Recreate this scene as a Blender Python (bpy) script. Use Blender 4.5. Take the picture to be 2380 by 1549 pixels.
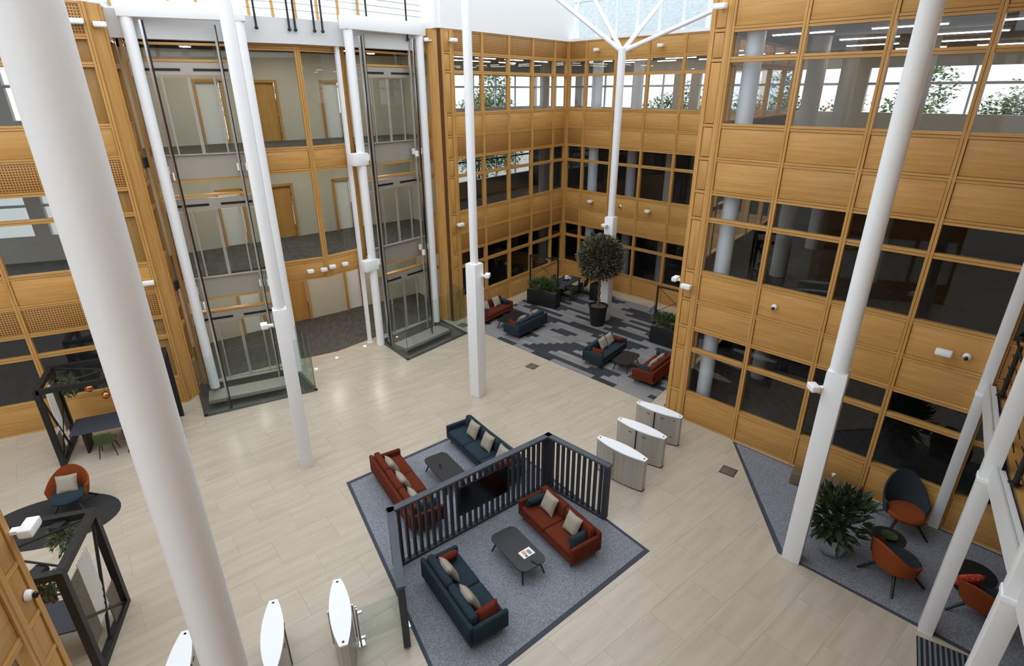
import bpy, bmesh, math, random
import numpy as np
from mathutils import Vector, Matrix
random.seed(7)
sc = bpy.context.scene
for o in list(bpy.data.objects): bpy.data.objects.remove(o)
C = sc.collection
rad, PI = math.radians, math.pi

# ------------------------------------------------------------------ camera
F_PX, PITCH, ROLL, CAMH = 1305.72, rad(23.3417), rad(-0.2532), 9.6
CX, CY = 1190.0, 774.5
_c, _s, _cr, _sr = math.cos(PITCH), math.sin(PITCH), math.cos(ROLL), math.sin(ROLL)
M = np.array([[_cr, -_sr, 0], [_sr, _cr, 0], [0, 0, 1]]) @ np.array([[1, 0, 0], [0, -_s, -_c], [0, _c, -_s]])
cam = bpy.data.objects.new('camera', bpy.data.cameras.new('camera')); C.objects.link(cam)
cam.data.sensor_fit = 'HORIZONTAL'; cam.data.sensor_width = 36; cam.data.lens = F_PX / 2380 * 36
cam.data.clip_start = .05; cam.data.clip_end = 400
r_, d_, f_ = M
cam.matrix_world = Matrix(((r_[0], -d_[0], -f_[0], 0), (r_[1], -d_[1], -f_[1], 0), (r_[2], -d_[2], -f_[2], CAMH), (0, 0, 0, 1)))
sc.camera = cam

# ------------------------------------------------------------------ sky, exposure
wd = bpy.data.worlds.new('overcast_sky'); sc.world = wd; wd.use_nodes = True
nt = wd.node_tree; bg = nt.nodes['Background']
bg.inputs['Color'].default_value = (.89, .945, 1.0, 1); bg.inputs['Strength'].default_value = 1.0
sc.view_settings.view_transform = 'Standard'; sc.view_settings.look = 'None'
sc.view_settings.gamma = 1; sc.view_settings.use_curve_mapping = False
sc.view_settings.exposure = 1.08
sc.cycles.max_bounces = 10; sc.cycles.diffuse_bounces = 5; sc.cycles.glossy_bounces = 4
sc.cycles.transparent_max_bounces = 16; sc.cycles.transmission_bounces = 4

# ------------------------------------------------------------------ pixel helpers
def ray(px): return M.T @ np.array([(px[0] - CX) / F_PX, (px[1] - CY) / F_PX, 1.0])
def at(x, y, z=0.0):
    d = ray((x, y)); t = (z - CAMH) / d[2]; return Vector((t * d[0], t * d[1], z))
def dv(az): return Vector((math.sin(rad(az)), math.cos(rad(az)), 0))
def onplane(px, p0, az):
    d = ray(px); n = dv(az + 90); t = (n.x * p0[0] + n.y * p0[1]) / (n.x * d[0] + n.y * d[1])
    return Vector((t * d[0], t * d[1], CAMH + t * d[2]))
def zabove(px, p):
    d = ray(px); t = (d[0] * p[0] + d[1] * p[1]) / (d[0] ** 2 + d[1] ** 2); return CAMH + t * d[2]
AZA, AZR, AZL, AZM = 38.458, -44.377, 64.033, 51.25
UM, VM = dv(AZM), dv(AZM - 90)
def W(u, v, z=0.0): p = UM * u + VM * v; return Vector((p.x, p.y, z))
def isect(p, d, q, e):
    k = (d.x * e.y - d.y * e.x); t = ((q.x - p.x) * e.y - (q.y - p.y) * e.x) / k
    return Vector((p.x + d.x * t, p.y + d.y * t, 0))
def rz_of(d): return math.atan2(d.y, d.x)

# ------------------------------------------------------------------ materials
def srgb(c):
    return tuple(((v / 255) / 12.92 if v / 255 <= .04045 else ((v / 255 + .055) / 1.055) ** 2.4) for v in c) + (1,)
MT = {}
def mat(name, col, rough=.6, metal=0., spec=.5, var=0., noise=None, bump=0., bscale=200., coat=0.):
    """noise = (scale xyz, second colour, contrast lo, hi)"""
    m = bpy.data.materials.new(name); m.use_nodes = True; n = m.node_tree.nodes; l = m.node_tree.links
    b = n['Principled BSDF']; b.inputs['Roughness'].default_value = rough; b.inputs['Metallic'].default_value = metal
    b.inputs['Specular IOR Level'].default_value = spec; b.inputs['Coat Weight'].default_value = coat
    c = srgb(col); b.inputs['Base Color'].default_value = c
    src = None
    if noise:
        sc_, c2, lo, hi = noise
        tc = n.new('ShaderNodeTexCoord'); mp = n.new('ShaderNodeMapping'); mp.inputs['Scale'].default_value = sc_
        l.new(tc.outputs['Object'], mp.inputs['Vector'])
        if var:
            oi = n.new('ShaderNodeObjectInfo'); ad = n.new('ShaderNodeVectorMath'); ad.operation = 'ADD'
            ml = n.new('ShaderNodeMath'); ml.operation = 'MULTIPLY'; ml.inputs[1].default_value = 91.7
            l.new(oi.outputs['Random'], ml.inputs[0]); l.new(mp.outputs[0], ad.inputs[0]); l.new(ml.outputs[0], ad.inputs[1]); vec = ad.outputs[0]
        else: vec = mp.outputs[0]
        nz = n.new('ShaderNodeTexNoise'); nz.inputs['Scale'].default_value = 1; nz.inputs['Detail'].default_value = 5
        nz.inputs['Roughness'].default_value = .6
        l.new(vec, nz.inputs['Vector'])
        rp = n.new('ShaderNodeValToRGB'); rp.color_ramp.elements[0].position = lo; rp.color_ramp.elements[1].position = hi
        rp.color_ramp.elements[0].color = c; rp.color_ramp.elements[1].color = srgb(c2)
        l.new(nz.outputs['Fac'], rp.inputs['Fac']); src = rp.outputs['Color']
    if var:
        oi = n.new('ShaderNodeObjectInfo'); mr = n.new('ShaderNodeMapRange')
        mr.inputs['To Min'].default_value = 1 - var; mr.inputs['To Max'].default_value = 1 + var
        l.new(oi.outputs['Random'], mr.inputs['Value'])
        mx = n.new('ShaderNodeVectorMath'); mx.operation = 'SCALE'
        if src: l.new(src, mx.inputs[0])
        else: mx.inputs[0].default_value = c[:3]
        l.new(mr.outputs[0], mx.inputs['Scale']); src = mx.outputs[0]
    if src: l.new(src, b.inputs['Base Color'])
    if bump:
        tc2 = n.new('ShaderNodeTexCoord'); nb = n.new('ShaderNodeTexNoise'); nb.inputs['Scale'].default_value = bscale
        bp = n.new('ShaderNodeBump'); bp.inputs['Strength'].default_value = bump; bp.inputs['Distance'].default_value = .004
        l.new(tc2.outputs['Object'], nb.inputs['Vector']); l.new(nb.outputs['Fac'], bp.inputs['Height']); l.new(bp.outputs[0], b.inputs['Normal'])
    MT[name] = m; return m
def emit(name, col, st):
    m = bpy.data.materials.new(name); m.use_nodes = True; n = m.node_tree.nodes; b = n['Principled BSDF']
    b.inputs['Base Color'].default_value = srgb(col); b.inputs['Emission Color'].default_value = srgb(col); b.inputs['Emission Strength'].default_value = st
    MT[name] = m; return m
def glass(name, tint, ior=1.5, boost=1.0):
    m = bpy.data.materials.new(name); m.use_nodes = True; n = m.node_tree.nodes; l = m.node_tree.links
    n.remove(n['Principled BSDF']); out = n['Material Output']
    tr = n.new('ShaderNodeBsdfTransparent'); tr.inputs['Color'].default_value = tint + (1,)
    gl = n.new('ShaderNodeBsdfGlossy'); gl.inputs['Roughness'].default_value = .01
    fr = n.new('ShaderNodeFresnel'); fr.inputs['IOR'].default_value = ior
    mu = n.new('ShaderNodeMath'); mu.operation = 'MULTIPLY'; mu.inputs[1].default_value = boost; mu.use_clamp = True
    mx = n.new('ShaderNodeMixShader')
    ge = n.new('ShaderNodeNewGeometry'); iv = n.new('ShaderNodeMath'); iv.operation = 'SUBTRACT'; iv.inputs[0].default_value = 1; fb = n.new('ShaderNodeMath'); fb.operation = 'MULTIPLY'
    l.new(ge.outputs['Backfacing'], iv.inputs[1]); l.new(fr.outputs[0], mu.inputs[0]); l.new(mu.outputs[0], fb.inputs[0]); l.new(iv.outputs[0], fb.inputs[1]); l.new(fb.outputs[0], mx.inputs[0]); l.new(tr.outputs[0], mx.inputs[1]); l.new(gl.outputs[0], mx.inputs[2]); l.new(mx.outputs[0], out.inputs[0])
    MT[name] = m; return m

OAK, OAK2 = (190, 140, 74), (205, 160, 95)
mat('oak_h', OAK, .42, var=.07, noise=((.9, .9, 16), OAK2, .35, .7), spec=.4)
mat('oak_v', OAK, .42, var=.05, noise=((16, 16, .9), OAK2, .35, .7), spec=.4)
mat('oak_dark', (96, 58, 24), .6)
m = mat('oak_grille', (190, 130, 64), .5, var=.05)
def _grille(m):
    n = m.node_tree.nodes; l = m.node_tree.links; b = n['Principled BSDF']
    tc = n.new('ShaderNodeTexCoord'); mp = n.new('ShaderNodeMapping'); mp.inputs['Scale'].default_value = (1, 1, 1.0)
    ws = n.new('ShaderNodeVectorMath'); ws.operation = 'MULTIPLY'; ws.inputs[1].default_value = (15, 0, 15)
    fr = n.new('ShaderNodeVectorMath'); fr.operation = 'FRACTION'
    sb = n.new('ShaderNodeVectorMath'); sb.operation = 'SUBTRACT'; sb.inputs[1].default_value = (.5, 0, .5)
    ln = n.new('ShaderNodeVectorMath'); ln.operation = 'LENGTH'
    ct = n.new('ShaderNodeMath'); ct.operation = 'LESS_THAN'; ct.inputs[1].default_value = .31
    mx = n.new('ShaderNodeMix'); mx.data_type = 'RGBA'; mx.inputs['A'].default_value = srgb((184, 134, 70)); mx.inputs['B'].default_value = srgb((74, 45, 18))
    l.new(tc.outputs['Object'], mp.inputs[0]); l.new(mp.outputs[0], ws.inputs[0]); l.new(ws.outputs[0], fr.inputs[0]); l.new(fr.outputs[0], sb.inputs[0]); l.new(sb.outputs[0], ln.inputs[0]); l.new(ln.outputs['Value'], ct.inputs[0]); l.new(ct.outputs[0], mx.inputs['Factor'])
    for k in list(b.inputs['Base Color'].links): l.remove(k)
    l.new(mx.outputs['Result'], b.inputs['Base Color'])
_grille(m)
mat('white_paint', (244, 247, 250), .42)
mat('white_wall', (240, 241, 242), .8)
mat('grey_white', (214, 215, 216), .6)
mat('beige_wall', (206, 200, 186), .8)
mat('ceiling_tone', (120, 110, 98), .8)
mat('column_beige', (205, 198, 188), .7)
mat('steel', (190, 186, 180), .36, metal=.4, noise=((40, 40, .5), (168, 164, 157), .3, .7))
mat('steel_dark', (120, 118, 114), .4, metal=.9)
mat('steel_panel', (176, 170, 161), .45, metal=.4)
mat('chrome', (205, 205, 205), .15, metal=1.)
mat('black_metal', (24, 25, 28), .5)
mat('black_slot', (10, 10, 11), .5)
mat('rubber', (16, 16, 17), .7)
mat('screen_slate', (80, 84, 95), .6, noise=((2, 2, 20), (70, 74, 84), .3, .7))
mat('slat_slate', (52, 55, 64), .6)
mat('tv_black', (9, 9, 10), .18)
mat('orange_fabric', (104, 45, 27), .95, bump=.25, bscale=350, spec=.2, noise=((90, 90, 90), (93, 39, 24), .3, .7))
mat('teal_fabric', (44, 59, 68), .95, bump=.25, bscale=350, spec=.2, noise=((90, 90, 90), (37, 50, 58), .3, .7))
mat('dark_teal_fabric', (42, 50, 57), .9, bump=.2, bscale=350)
mat('rust_fabric', (138, 68, 32), .95, spec=.2, bump=.2, bscale=350)
mat('linen', (170, 162, 148), .95, bump=.3, bscale=260, noise=((60, 60, 60), (146, 138, 124), .35, .65))
mat('green_fabric', (72, 84, 44), .9)
mat('red_print', (190, 52, 44), .9, noise=((30, 30, 30), (226, 180, 90), .58, .64))
mat('table_black', (30, 31, 33), .45)
mat('table_slate', (62, 66, 76), .5)
mat('light_wood', (205, 160, 105), .5, noise=((2, 20, 20), (190, 142, 88), .3, .7))
mat('bench_wood', (120, 104, 84), .6, noise=((2, 20, 20), (100, 86, 68), .3, .7))
mat('paper', (238, 238, 236), .6)
mat('print_orange', (222, 160, 96), .6); mat('print_blue', (120, 140, 160), .6)
mat('stone', (195, 184, 167), .26, var=.02, noise=((.55, 5.5, 1), (181, 169, 150), .36, .72), spec=.5)
mat('grout', (166, 155, 138), .8)
mat('office_carpet', (92, 88, 84), .95, noise=((7, 2.2, 1), (66, 63, 60), .35, .65), bump=.2, bscale=120)
mat('rug_grey', (150, 153, 161), .98, spec=.1, noise=((38, 38, 38), (110, 113, 121), .36, .64), bump=.4, bscale=160)
mat('rug_border', (66, 70, 80), .95)
mat('plank_dark', (46, 48, 54), .98, var=.16, noise=((14, 50, 14), (60, 62, 68), .35, .7))
mat('plank_light', (142, 141, 140), .98, var=.12, noise=((14, 50, 14), (118, 117, 118), .35, .7))
mat('rug_dark', (54, 52, 52), .98, noise=((30, 30, 30), (40, 39, 40), .3, .7))
mat('mat_dark', (34, 36, 42), .9); mat('mat_light', (112, 116, 124), .6)
mat('soil', (86, 78, 70), .95, noise=((60, 60, 60), (130, 122, 112), .45, .6))
mat('pot_black', (22, 22, 23), .55)
mat('pot_grey', (150, 154, 162), .6)
mat('bark', (132, 108, 82), .9, noise=((30, 30, 4), (96, 76, 56), .35, .65))
mat('bark_dark', (70, 58, 44), .9)
mat('leaf_olive', (74, 78, 54), .5, noise=((14, 14, 14), (104, 100, 84), .4, .62))
mat('leaf_green', (58, 78, 40), .5, noise=((12, 12, 12), (92, 108, 60), .4, .65))
mat('leaf_dark', (38, 52, 34), .45, noise=((9, 9, 9), (66, 84, 48), .42, .65))
mat('leaf_out', (104, 128, 84), .7, noise=((2.2, 2.2, 2.2), (150, 162, 120), .35, .65))
mat('leaf_autumn', (196, 150, 84), .7, noise=((2.2, 2.2, 2.2), (150, 150, 90), .35, .65))
mat('paving', (150, 150, 142), .95)
mat('slate', (214, 216, 219), .8, noise=((6, 6, 12), (190, 193, 197), .35, .65))
mat('far_hill', (150, 160, 150), .9)
mat('copper', (206, 130, 90), .12, metal=1.)
mat('panel_mesh', (120, 112, 98), .8, noise=((30, 30, 30), (96, 88, 76), .35, .65))
mat('lens_black', (12, 12, 14), .15)
mat('drain_brown', (104, 94, 78), .6)
mat('pit_grey', (120, 118, 114), .7)
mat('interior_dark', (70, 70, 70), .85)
glass('glass_facade', (.90, .92, .94), 1.5, 1.35)
glass('glass_clear', (.90, .94, .94), 1.5, 1.2)
glass('glass_green', (.90, .95, .94), 1.5, 1.2)
emit('lamp_white', (255, 246, 232), 9.)
emit('lamp_fill', (255, 244, 226), 55.)  # strong fill glow for the added lobby lamps
emit('lamp_dim', (255, 240, 214), 3.)

# ------------------------------------------------------------------ mesh helpers
class MB:
    def __init__(s): s.bm = bmesh.new()
    def box(s, size, loc=(0, 0, 0), rot=None, bev=0., seg=2, mi=0):
        g = bmesh.ops.create_cube(s.bm, size=1.0); vs = g['verts']
        bmesh.ops.scale(s.bm, vec=size, verts=vs)
        if bev:
            es = list({e for v in vs for e in v.link_edges})
            r = bmesh.ops.bevel(s.bm, geom=es, offset=bev, segments=seg, affect='EDGES', profile=.5)
            vs = list({v for f in r['faces'] for v in f.verts} | {v for v in vs if v.is_valid})
        if rot: bmesh.ops.rotate(s.bm, cent=(0, 0, 0), matrix=rot, verts=vs)
        bmesh.ops.translate(s.bm, vec=loc, verts=vs); return vs
    def prism(s, pts, z0, z1):
        a = [s.bm.verts.new((p[0], p[1], z0)) for p in pts]; b = [s.bm.verts.new((p[0], p[1], z1)) for p in pts]
        s.bm.faces.new(list(reversed(a))); s.bm.faces.new(b)
        for i in range(len(pts)): j = (i + 1) % len(pts); s.bm.faces.new((a[i], a[j], b[j], b[i]))
    def tube(s, pts, r, seg=10, r2=None):
        pts = [Vector(p) for p in pts]; rings = []
        for i, p in enumerate(pts):
            t = (pts[min(i + 1, len(pts) - 1)] - pts[max(i - 1, 0)]).normalized()
            up = Vector((0, 0, 1)) if abs(t.z) < .9 else Vector((1, 0, 0))
            a = t.cross(up).normalized(); b = t.cross(a)
            rr = r if r2 is None else r + (r2 - r) * i / (len(pts) - 1)
            rings.append([s.bm.verts.new(p + a * rr * math.cos(2 * PI * k / seg) + b * rr * math.sin(2 * PI * k / seg)) for k in range(seg)])
        for i in range(len(rings) - 1):
            for k in range(seg): s.bm.faces.new((rings[i][k], rings[i][(k + 1) % seg], rings[i + 1][(k + 1) % seg], rings[i + 1][k]))
        s.bm.faces.new(rings[0]); s.bm.faces.new(list(reversed(rings[-1])))
    def lathe(s, prof, seg=20, loc=(0, 0, 0), sx=1., sy=1.):
        rings = [[s.bm.verts.new((loc[0] + r * sx * math.cos(2 * PI * k / seg), loc[1] + r * sy * math.sin(2 * PI * k / seg), loc[2] + z)) for k in range(seg)] for r, z in prof]
        for i in range(len(rings) - 1):
            for k in range(seg): s.bm.faces.new((rings[i][k], rings[i][(k + 1) % seg], rings[i + 1][(k + 1) % seg], rings[i + 1][k]))
        s.bm.faces.new(list(reversed(rings[0]))); s.bm.faces.new(rings[-1])
    def quad(s, a, b, c, d): s.bm.faces.new([s.bm.verts.new(p) for p in (a, b, c, d)])
    def leaf(s, p, d, n, L, w):
        d = Vector(d).normalized(); sd = d.cross(Vector(n)); sd = sd.normalized() if sd.length > 1e-4 else Vector((1, 0, 0))
        nn = sd.cross(d); p = Vector(p)
        v = [s.bm.verts.new(q) for q in (p, p + d * L * .5 + sd * w + nn * w * .35, p + d * L, p + d * L * .5 - sd * w + nn * w * .35)]
        s.bm.faces.new((v[0], v[1], v[2])); s.bm.faces.new((v[0], v[2], v[3]))
    def mesh(s, name, m, smooth=False):
        bmesh.ops.recalc_face_normals(s.bm, faces=s.bm.faces)
        me = bpy.data.meshes.new(name); s.bm.to_mesh(me); s.bm.free()
        for k in (m if isinstance(m, (list, tuple)) else [m]): me.materials.append(MT[k])
        if smooth:
            me.polygons.foreach_set('use_smooth', [True] * len(me.polygons))
            try: me.set_sharp_from_angle(angle=rad(38))
            except Exception: pass
        return me
    def build(s, name, m, parent=None, loc=(0, 0, 0), rz=0., smooth=False):
        return link(name, s.mesh(name, m, smooth), parent, loc, rz)
def link(name, me, parent=None, loc=(0, 0, 0), rz=0.):
    o = bpy.data.objects.new(name, me); C.objects.link(o); o.parent = parent; o.location = loc; o.rotation_euler = (0, 0, rz); return o
def tag(o, label, cat, group=None):
    o['label'] = label; o['category'] = cat
    if group: o['group'] = group
    return o
def thing(name, label, cat, loc=(0, 0, 0), rz=0., group=None):
    return tag(link(name, None, None, loc, rz), label, cat, group)
def struct(o, label=None):
    o['kind'] = 'structure'
    if label: o['label'] = label
    return o
def sroot(name, label=None): return struct(link(name, None), label)
class FB:
    """many plain boxes in one mesh, quickly"""
    def __init__(s): s.v, s.f = [], []
    def add(s, size, loc, rz):
        c, n, k = math.cos(rz), math.sin(rz), len(s.v)
        for z in (-.5, .5):
            for x, y in ((-.5, -.5), (.5, -.5), (.5, .5), (-.5, .5)):
                x, y = x * size[0], y * size[1]; s.v.append((loc[0] + x * c - y * n, loc[1] + x * n + y * c, loc[2] + z * size[2]))
        s.f += [(k + 3, k + 2, k + 1, k), (k + 4, k + 5, k + 6, k + 7)] + [(k + i, k + (i + 1) % 4, k + 4 + (i + 1) % 4, k + 4 + i) for i in range(4)]
    def build(s, name, m, parent):
        me = bpy.data.meshes.new(name); me.from_pydata(s.v, [], s.f); me.materials.append(MT[m]); me.update(); return link(name, me, parent)
_bc = {}
def bx(name, size, loc, m, parent=None, rz=0., bev=0.):
    """a box as an object of its own; alike boxes share one mesh"""
    k = (tuple(round(v, 3) for v in size), m, bev)
    if k not in _bc: b = MB(); b.box(size, bev=bev); _bc[k] = b.mesh(name, m, smooth=bool(bev))
    return link(name, _bc[k], parent, loc, rz)
def cyl(name, r, z0, z1, xy, m, parent=None, seg=24, r2=None):
    b = MB(); b.lathe([(r, z0), (r2 or r, z1)], seg); return b.build(name, m, parent, (xy[0], xy[1], 0), smooth=True)
def copy_tree(o, parent=None):
    c = o.copy(); C.objects.link(c); c.parent = parent
    for ch in list(o.children): copy_tree(ch, c)
    return c

# ------------------------------------------------------------------ plan of the building
Rb = at(1586.5, 973.4); RD = dv(AZR + 180); RN = dv(AZR + 90)          # right wing facade: along, and away from the atrium
def Rp(u, n=0., z=0.): p = Rb + RD * u + RN * n; return Vector((p.x, p.y, z))
AB = Vector((2.80, 30.37, 0)); AD = dv(AZA); AN = dv(AZA - 90)          # back-left facade along AD, away from atrium AN
LD, LN = dv(AZL), dv(AZL - 90)
Lb = at(0, 1021.5)
R0 = Rp(-.62); BR = isect(R0, AD, AB, RD); E0 = Rp(14)
PA = AB - AD * 8.66
PL = W(1.9, 19.85)
LE = Lb - LD * 6
ZR = [0, .94, 2.42, 3.10, 3.95, 4.82, 6.33, 7.06, 7.92, 8.75, 10.28, 10.94, 11.75]

def facade(name, label, p0, d, nin, us, kinds, glassm='glass_facade', zs=ZR, grille=lambda c: False):
    """kinds: one letter per row, p panel, g glass, r perforated grille"""
    root = sroot(name, label); rz = rz_of(d); L = us[-1] - us[0]
    def P(u, off, z): q = p0 + d * u + nin * off; return (q.x, q.y, z)
    um = (us[0] + us[-1]) / 2
    i = 0
    while i < len(kinds):                                        # backing behind each solid band
        if kinds[i] == 'g': i += 1; continue
        j = i
        while j + 1 < len(kinds) and kinds[j + 1] != 'g': j += 1
        bx('backing', (L, .10, zs[j + 1] - zs[i]), P(um, -.09, (zs[i] + zs[j + 1]) / 2), 'oak_dark', root, rz); i = j + 1
    for u in us:
        for s in (-.033, .033):
            bx('mullion', (.056, .17, zs[-1] - zs[0]), P(u + s, -.055, (zs[0] + zs[-1]) / 2), 'oak_v', root, rz)
    for k, z in enumerate(zs):
        below = kinds[k - 1] if k else None; above = kinds[k] if k < len(kinds) else None
        for s in ((-.033, .033) if (below and above) else ((.03,) if above else (-.03,))):
            bx('rail', (L, .15, .056), P(um, -.062, z + s), 'oak_h', root, rz)
    for c in range(len(us) - 1):
        w = us[c + 1] - us[c] - .13; uc = (us[c] + us[c + 1]) / 2
        if w < .05: continue
        for k, t in enumerate(kinds):
            h = zs[k + 1] - zs[k] - .125; zc = (zs[k] + zs[k + 1]) / 2
            if t == 'g': bx('pane', (w + .03, .012, h + .03), P(uc, -.07, zc), glassm, root, rz)
            else:
                g = t == 'r' or (t == 'c' and grille(c))
                bx('grille' if g else 'panel', (w - .012, .04, h - .012), P(uc, -.022, zc), 'oak_grille' if g else 'oak_h', root, rz, bev=.004)
    return root

def pier(name, label, p0, d, nin, w0, w1, zs=ZR):
    """narrow panelled strip between w0 and w1 with a solid core"""
    root = sroot(name, label); rz = rz_of(d); uc = (w0 + w1) / 2; L = w1 - w0
    def P(u, off, z): q = p0 + d * u + nin * off; return (q.x, q.y, z)
    bx('core', (L, .30, zs[-1] - zs[0]), P(uc, -.17, (zs[0] + zs[-1]) / 2), 'oak_dark', root, rz)
    for u in (w0 + .05, w1 - .05): bx('stile', (.1, .06, zs[-1] - zs[0]), P(u, .005, (zs[0] + zs[-1]) / 2), 'oak_v', root, rz)
    for z in zs: bx('rail', (L - .2, .05, .07), P(uc, .0, min(max(z, .035), zs[-1] - .035)), 'oak_h', root, rz)
    for k in range(len(zs) - 1):
        bx('panel', (L - .24, .04, zs[k + 1] - zs[k] - .11), P(uc, -.005, (zs[k] + zs[k + 1]) / 2), 'oak_v', root, rz, bev=.004)
    return root

KR = 'pggppggppggp'; KA = 'pggrpggrpggr'; KB = 'pggcpggcpggc'
# right wing
facade('wall_right', 'oak panelled right wing facade with rows of dark windows', Rb, RD, -RN, [-.08 + 1.715 * i for i in range(9)], KR)
pier('trim_1', 'narrow panelled oak pier at the corner of the right wing', Rb, RD, -RN, -.62, -.13)
rl = (BR - R0).length
facade('wall_right_return', 'oak facade of the right wing facing the recessed bay', R0, AD, dv(AZA - 90), [.05 + (rl - .1) / 5 * i for i in range(6)], KA)
# back right and back left
bl = (BR - AB).length
facade('wall_back_right', 'oak panelled back facade right of the inner corner', AB, RD, -RN, [.06, 1.12] + [1.12 + 1.72 * i for i in range(1, 6)] + [bl - .05], KB, grille=lambda c: c == 0)
facade('wall_back_left', 'oak facade with perforated bands left of the inner corner', AB, -AD, -AN, [.06, 1.16] + [1.16 + 1.74 * i for i in range(1, 5)], KA)
pier('trim_2', 'narrow oak pier beside the right-hand lift', PA, AD, -AN, -.02, .48)
# left wing facade, mirrored
lu = (PL - Lb).dot(LD)
facade('wall_left', 'oak facade with perforated bands behind the large round column', Lb, LD, -LN, [1.52 + 1.74 * i for i in range(-4, 3)], KA)
pier('trim_3', 'tall narrow panelled oak pier left of the glass lift', W(1.9, 19.85), LD, -LN, -.62, .0)

def slab(name, label, pts, z0, z1, m): b = MB(); b.prism(pts, z0, z1); return struct(b.build(name, m), label)
# chamfers and short returns of the two lobby piers
for nm, a, b_ in (('trim_4', W(1.9, 19.85), W(2.19, 20.05)), ('trim_5', W(12.73, 20.15), W(12.5, 20.5))):
    e = (b_ - a); rz = rz_of(e); t = sroot(nm, 'chamfered oak corner of a lobby pier')
    mid = (a + b_) / 2; nn = Vector((-e.y, e.x, 0)).normalized(); nn = nn if nn.dot(VM) < 0 else -nn
    bx('face', (e.length + .02, .10, 11.75), (mid.x - nn.x * .05, mid.y - nn.y * .05, 5.875), 'oak_v', t, rz)
    for s in (-.5, .5):
        q = mid + e * s; bx('bead', (.05, .05, 11.75), (q.x, q.y, 5.875), 'oak_v', t, rz)
for nm, a, b_ in (('wall_lobby_left_return', W(2.19, 20.05), W(2.45, 21.05)), ('wall_lobby_right_return', W(12.5, 20.5), W(12.32, 21.2))):
    e = b_ - a; side = Vector((-e.y, e.x, 0)).normalized(); mid7 = W(7.35, 20)
    if side.dot(mid7 - a) < 0: side = -side
    facade(nm, 'short oak return wall with a slit window beside a lift', a, e.normalized(), side, [.06, e.length - .03], KR)

# ---- lobby front: two slightly turned bays meeting at the middle mullion
ZL = [3.14, 3.86, 7.07, 7.80, 10.87, 11.0]
for nm, a, b_ in (('wall_lobby_left', W(5.62, 20.55), W(7.35, 20.28)), ('wall_lobby_right', W(7.35, 20.28), W(9.08, 20.60))):
    e = b_ - a; n_ = Vector((-e.y, e.x, 0)).normalized(); n_ = n_ if n_.dot(VM) < 0 else -n_
    facade(nm, 'oak framed lobby glazing between the two lifts', a, e.normalized(), n_, [.04, e.length - (.02 if 'left' in nm else .04)], 'pgpgp', 'glass_clear', ZL)

# ---- storey floors, ceilings and outer walls
X = isect(Rp(0, 13.2), RD, AB + AN * 6, AD)
E1 = Rp(14, 13.2)
PA2 = W(12.5, 20.74); LO = [W(12.3, 21.1), W(9.1, 20.68), W(7.35, 20.36), W(5.6, 20.62), W(2.5, 20.9)]
AO = PA + AN * 6 - AD * 1.0; LEo = LE + LN * 7; CO = W(13.6, 26.0); CL = W(1.1, 26.0)
wingR = [E0 + RN * .15, R0 + RN * .15, BR + RN * .15, AB + RN * .15, X, E1]
wingA = [AB + AN * .15, PA + AN * .15] + LO + [PL + LN * .2, LE + LN * .15, LEo, CL, CO, AO, X]
for k, z in enumerate((3.86, 7.78)):
    slab('floor', 'dark carpet floor of an upper storey in the right wing', wingR, z - .3, z, 'office_carpet')
    slab('floor', 'dark carpet floor of an upper storey behind the lifts', wingA, z - .3, z, 'office_carpet')
slab('ceiling', 'brown grey top storey ceiling in the right wing', wingR, 11.0, 11.6, 'ceiling_tone')
slab('ceiling', 'brown grey top storey ceiling behind the lifts', wingA, 11.0, 11.7, 'ceiling_tone')
slab('floor', 'dark carpet ground floor inside the right wing', wingR, -.05, .003, 'office_carpet')
slab('floor', 'dark carpet ground floor of the lift lobby', wingA, -.05, .004, 'office_carpet')

def outer(name, label, p, q, storeys, m='beige_wall', win=True):
    """outer wall of a wing with strip windows on the given storeys"""
    root = sroot(name, label); d = (q - p); L = d.length; d.normalize(); rz = rz_of(d); c = (p + q) / 2
    for k, z in enumerate((0, 3.86, 7.78)):
        top = (3.56, 7.48, 11.0)[k]
        if k in storeys and win:
            bx('sill_wall', (L, .2, .95), (c.x, c.y, z + .475), m, root, rz)
            bx('head_wall', (L, .2, top - z - 2.6), (c.x, c.y, (z + 2.6 + top) / 2), m, root, rz)
            n = int(L / 1.75)
            for i in range(n + 1):
                u = L * i / n; s = p + d * u; wide = i % 4 == 0
                bx('window_post', (.5 if wide else .07, .2 if wide else .09, 1.65), (s.x, s.y, z + 1.775), m if wide else 'grey_white', root, rz)
            bx('window_bar', (L, .08, .10), (c.x, c.y, z + 2.02), 'grey_white', root, rz)
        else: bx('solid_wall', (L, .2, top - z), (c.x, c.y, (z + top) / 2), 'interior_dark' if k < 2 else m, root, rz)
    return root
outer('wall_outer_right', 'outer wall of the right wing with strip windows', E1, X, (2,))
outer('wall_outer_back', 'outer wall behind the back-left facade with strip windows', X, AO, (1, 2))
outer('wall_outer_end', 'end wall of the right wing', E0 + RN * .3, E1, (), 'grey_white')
outer('wall_outer_left', 'outer wall behind the left facade with strip windows', LEo, CL, (1, 2))
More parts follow.
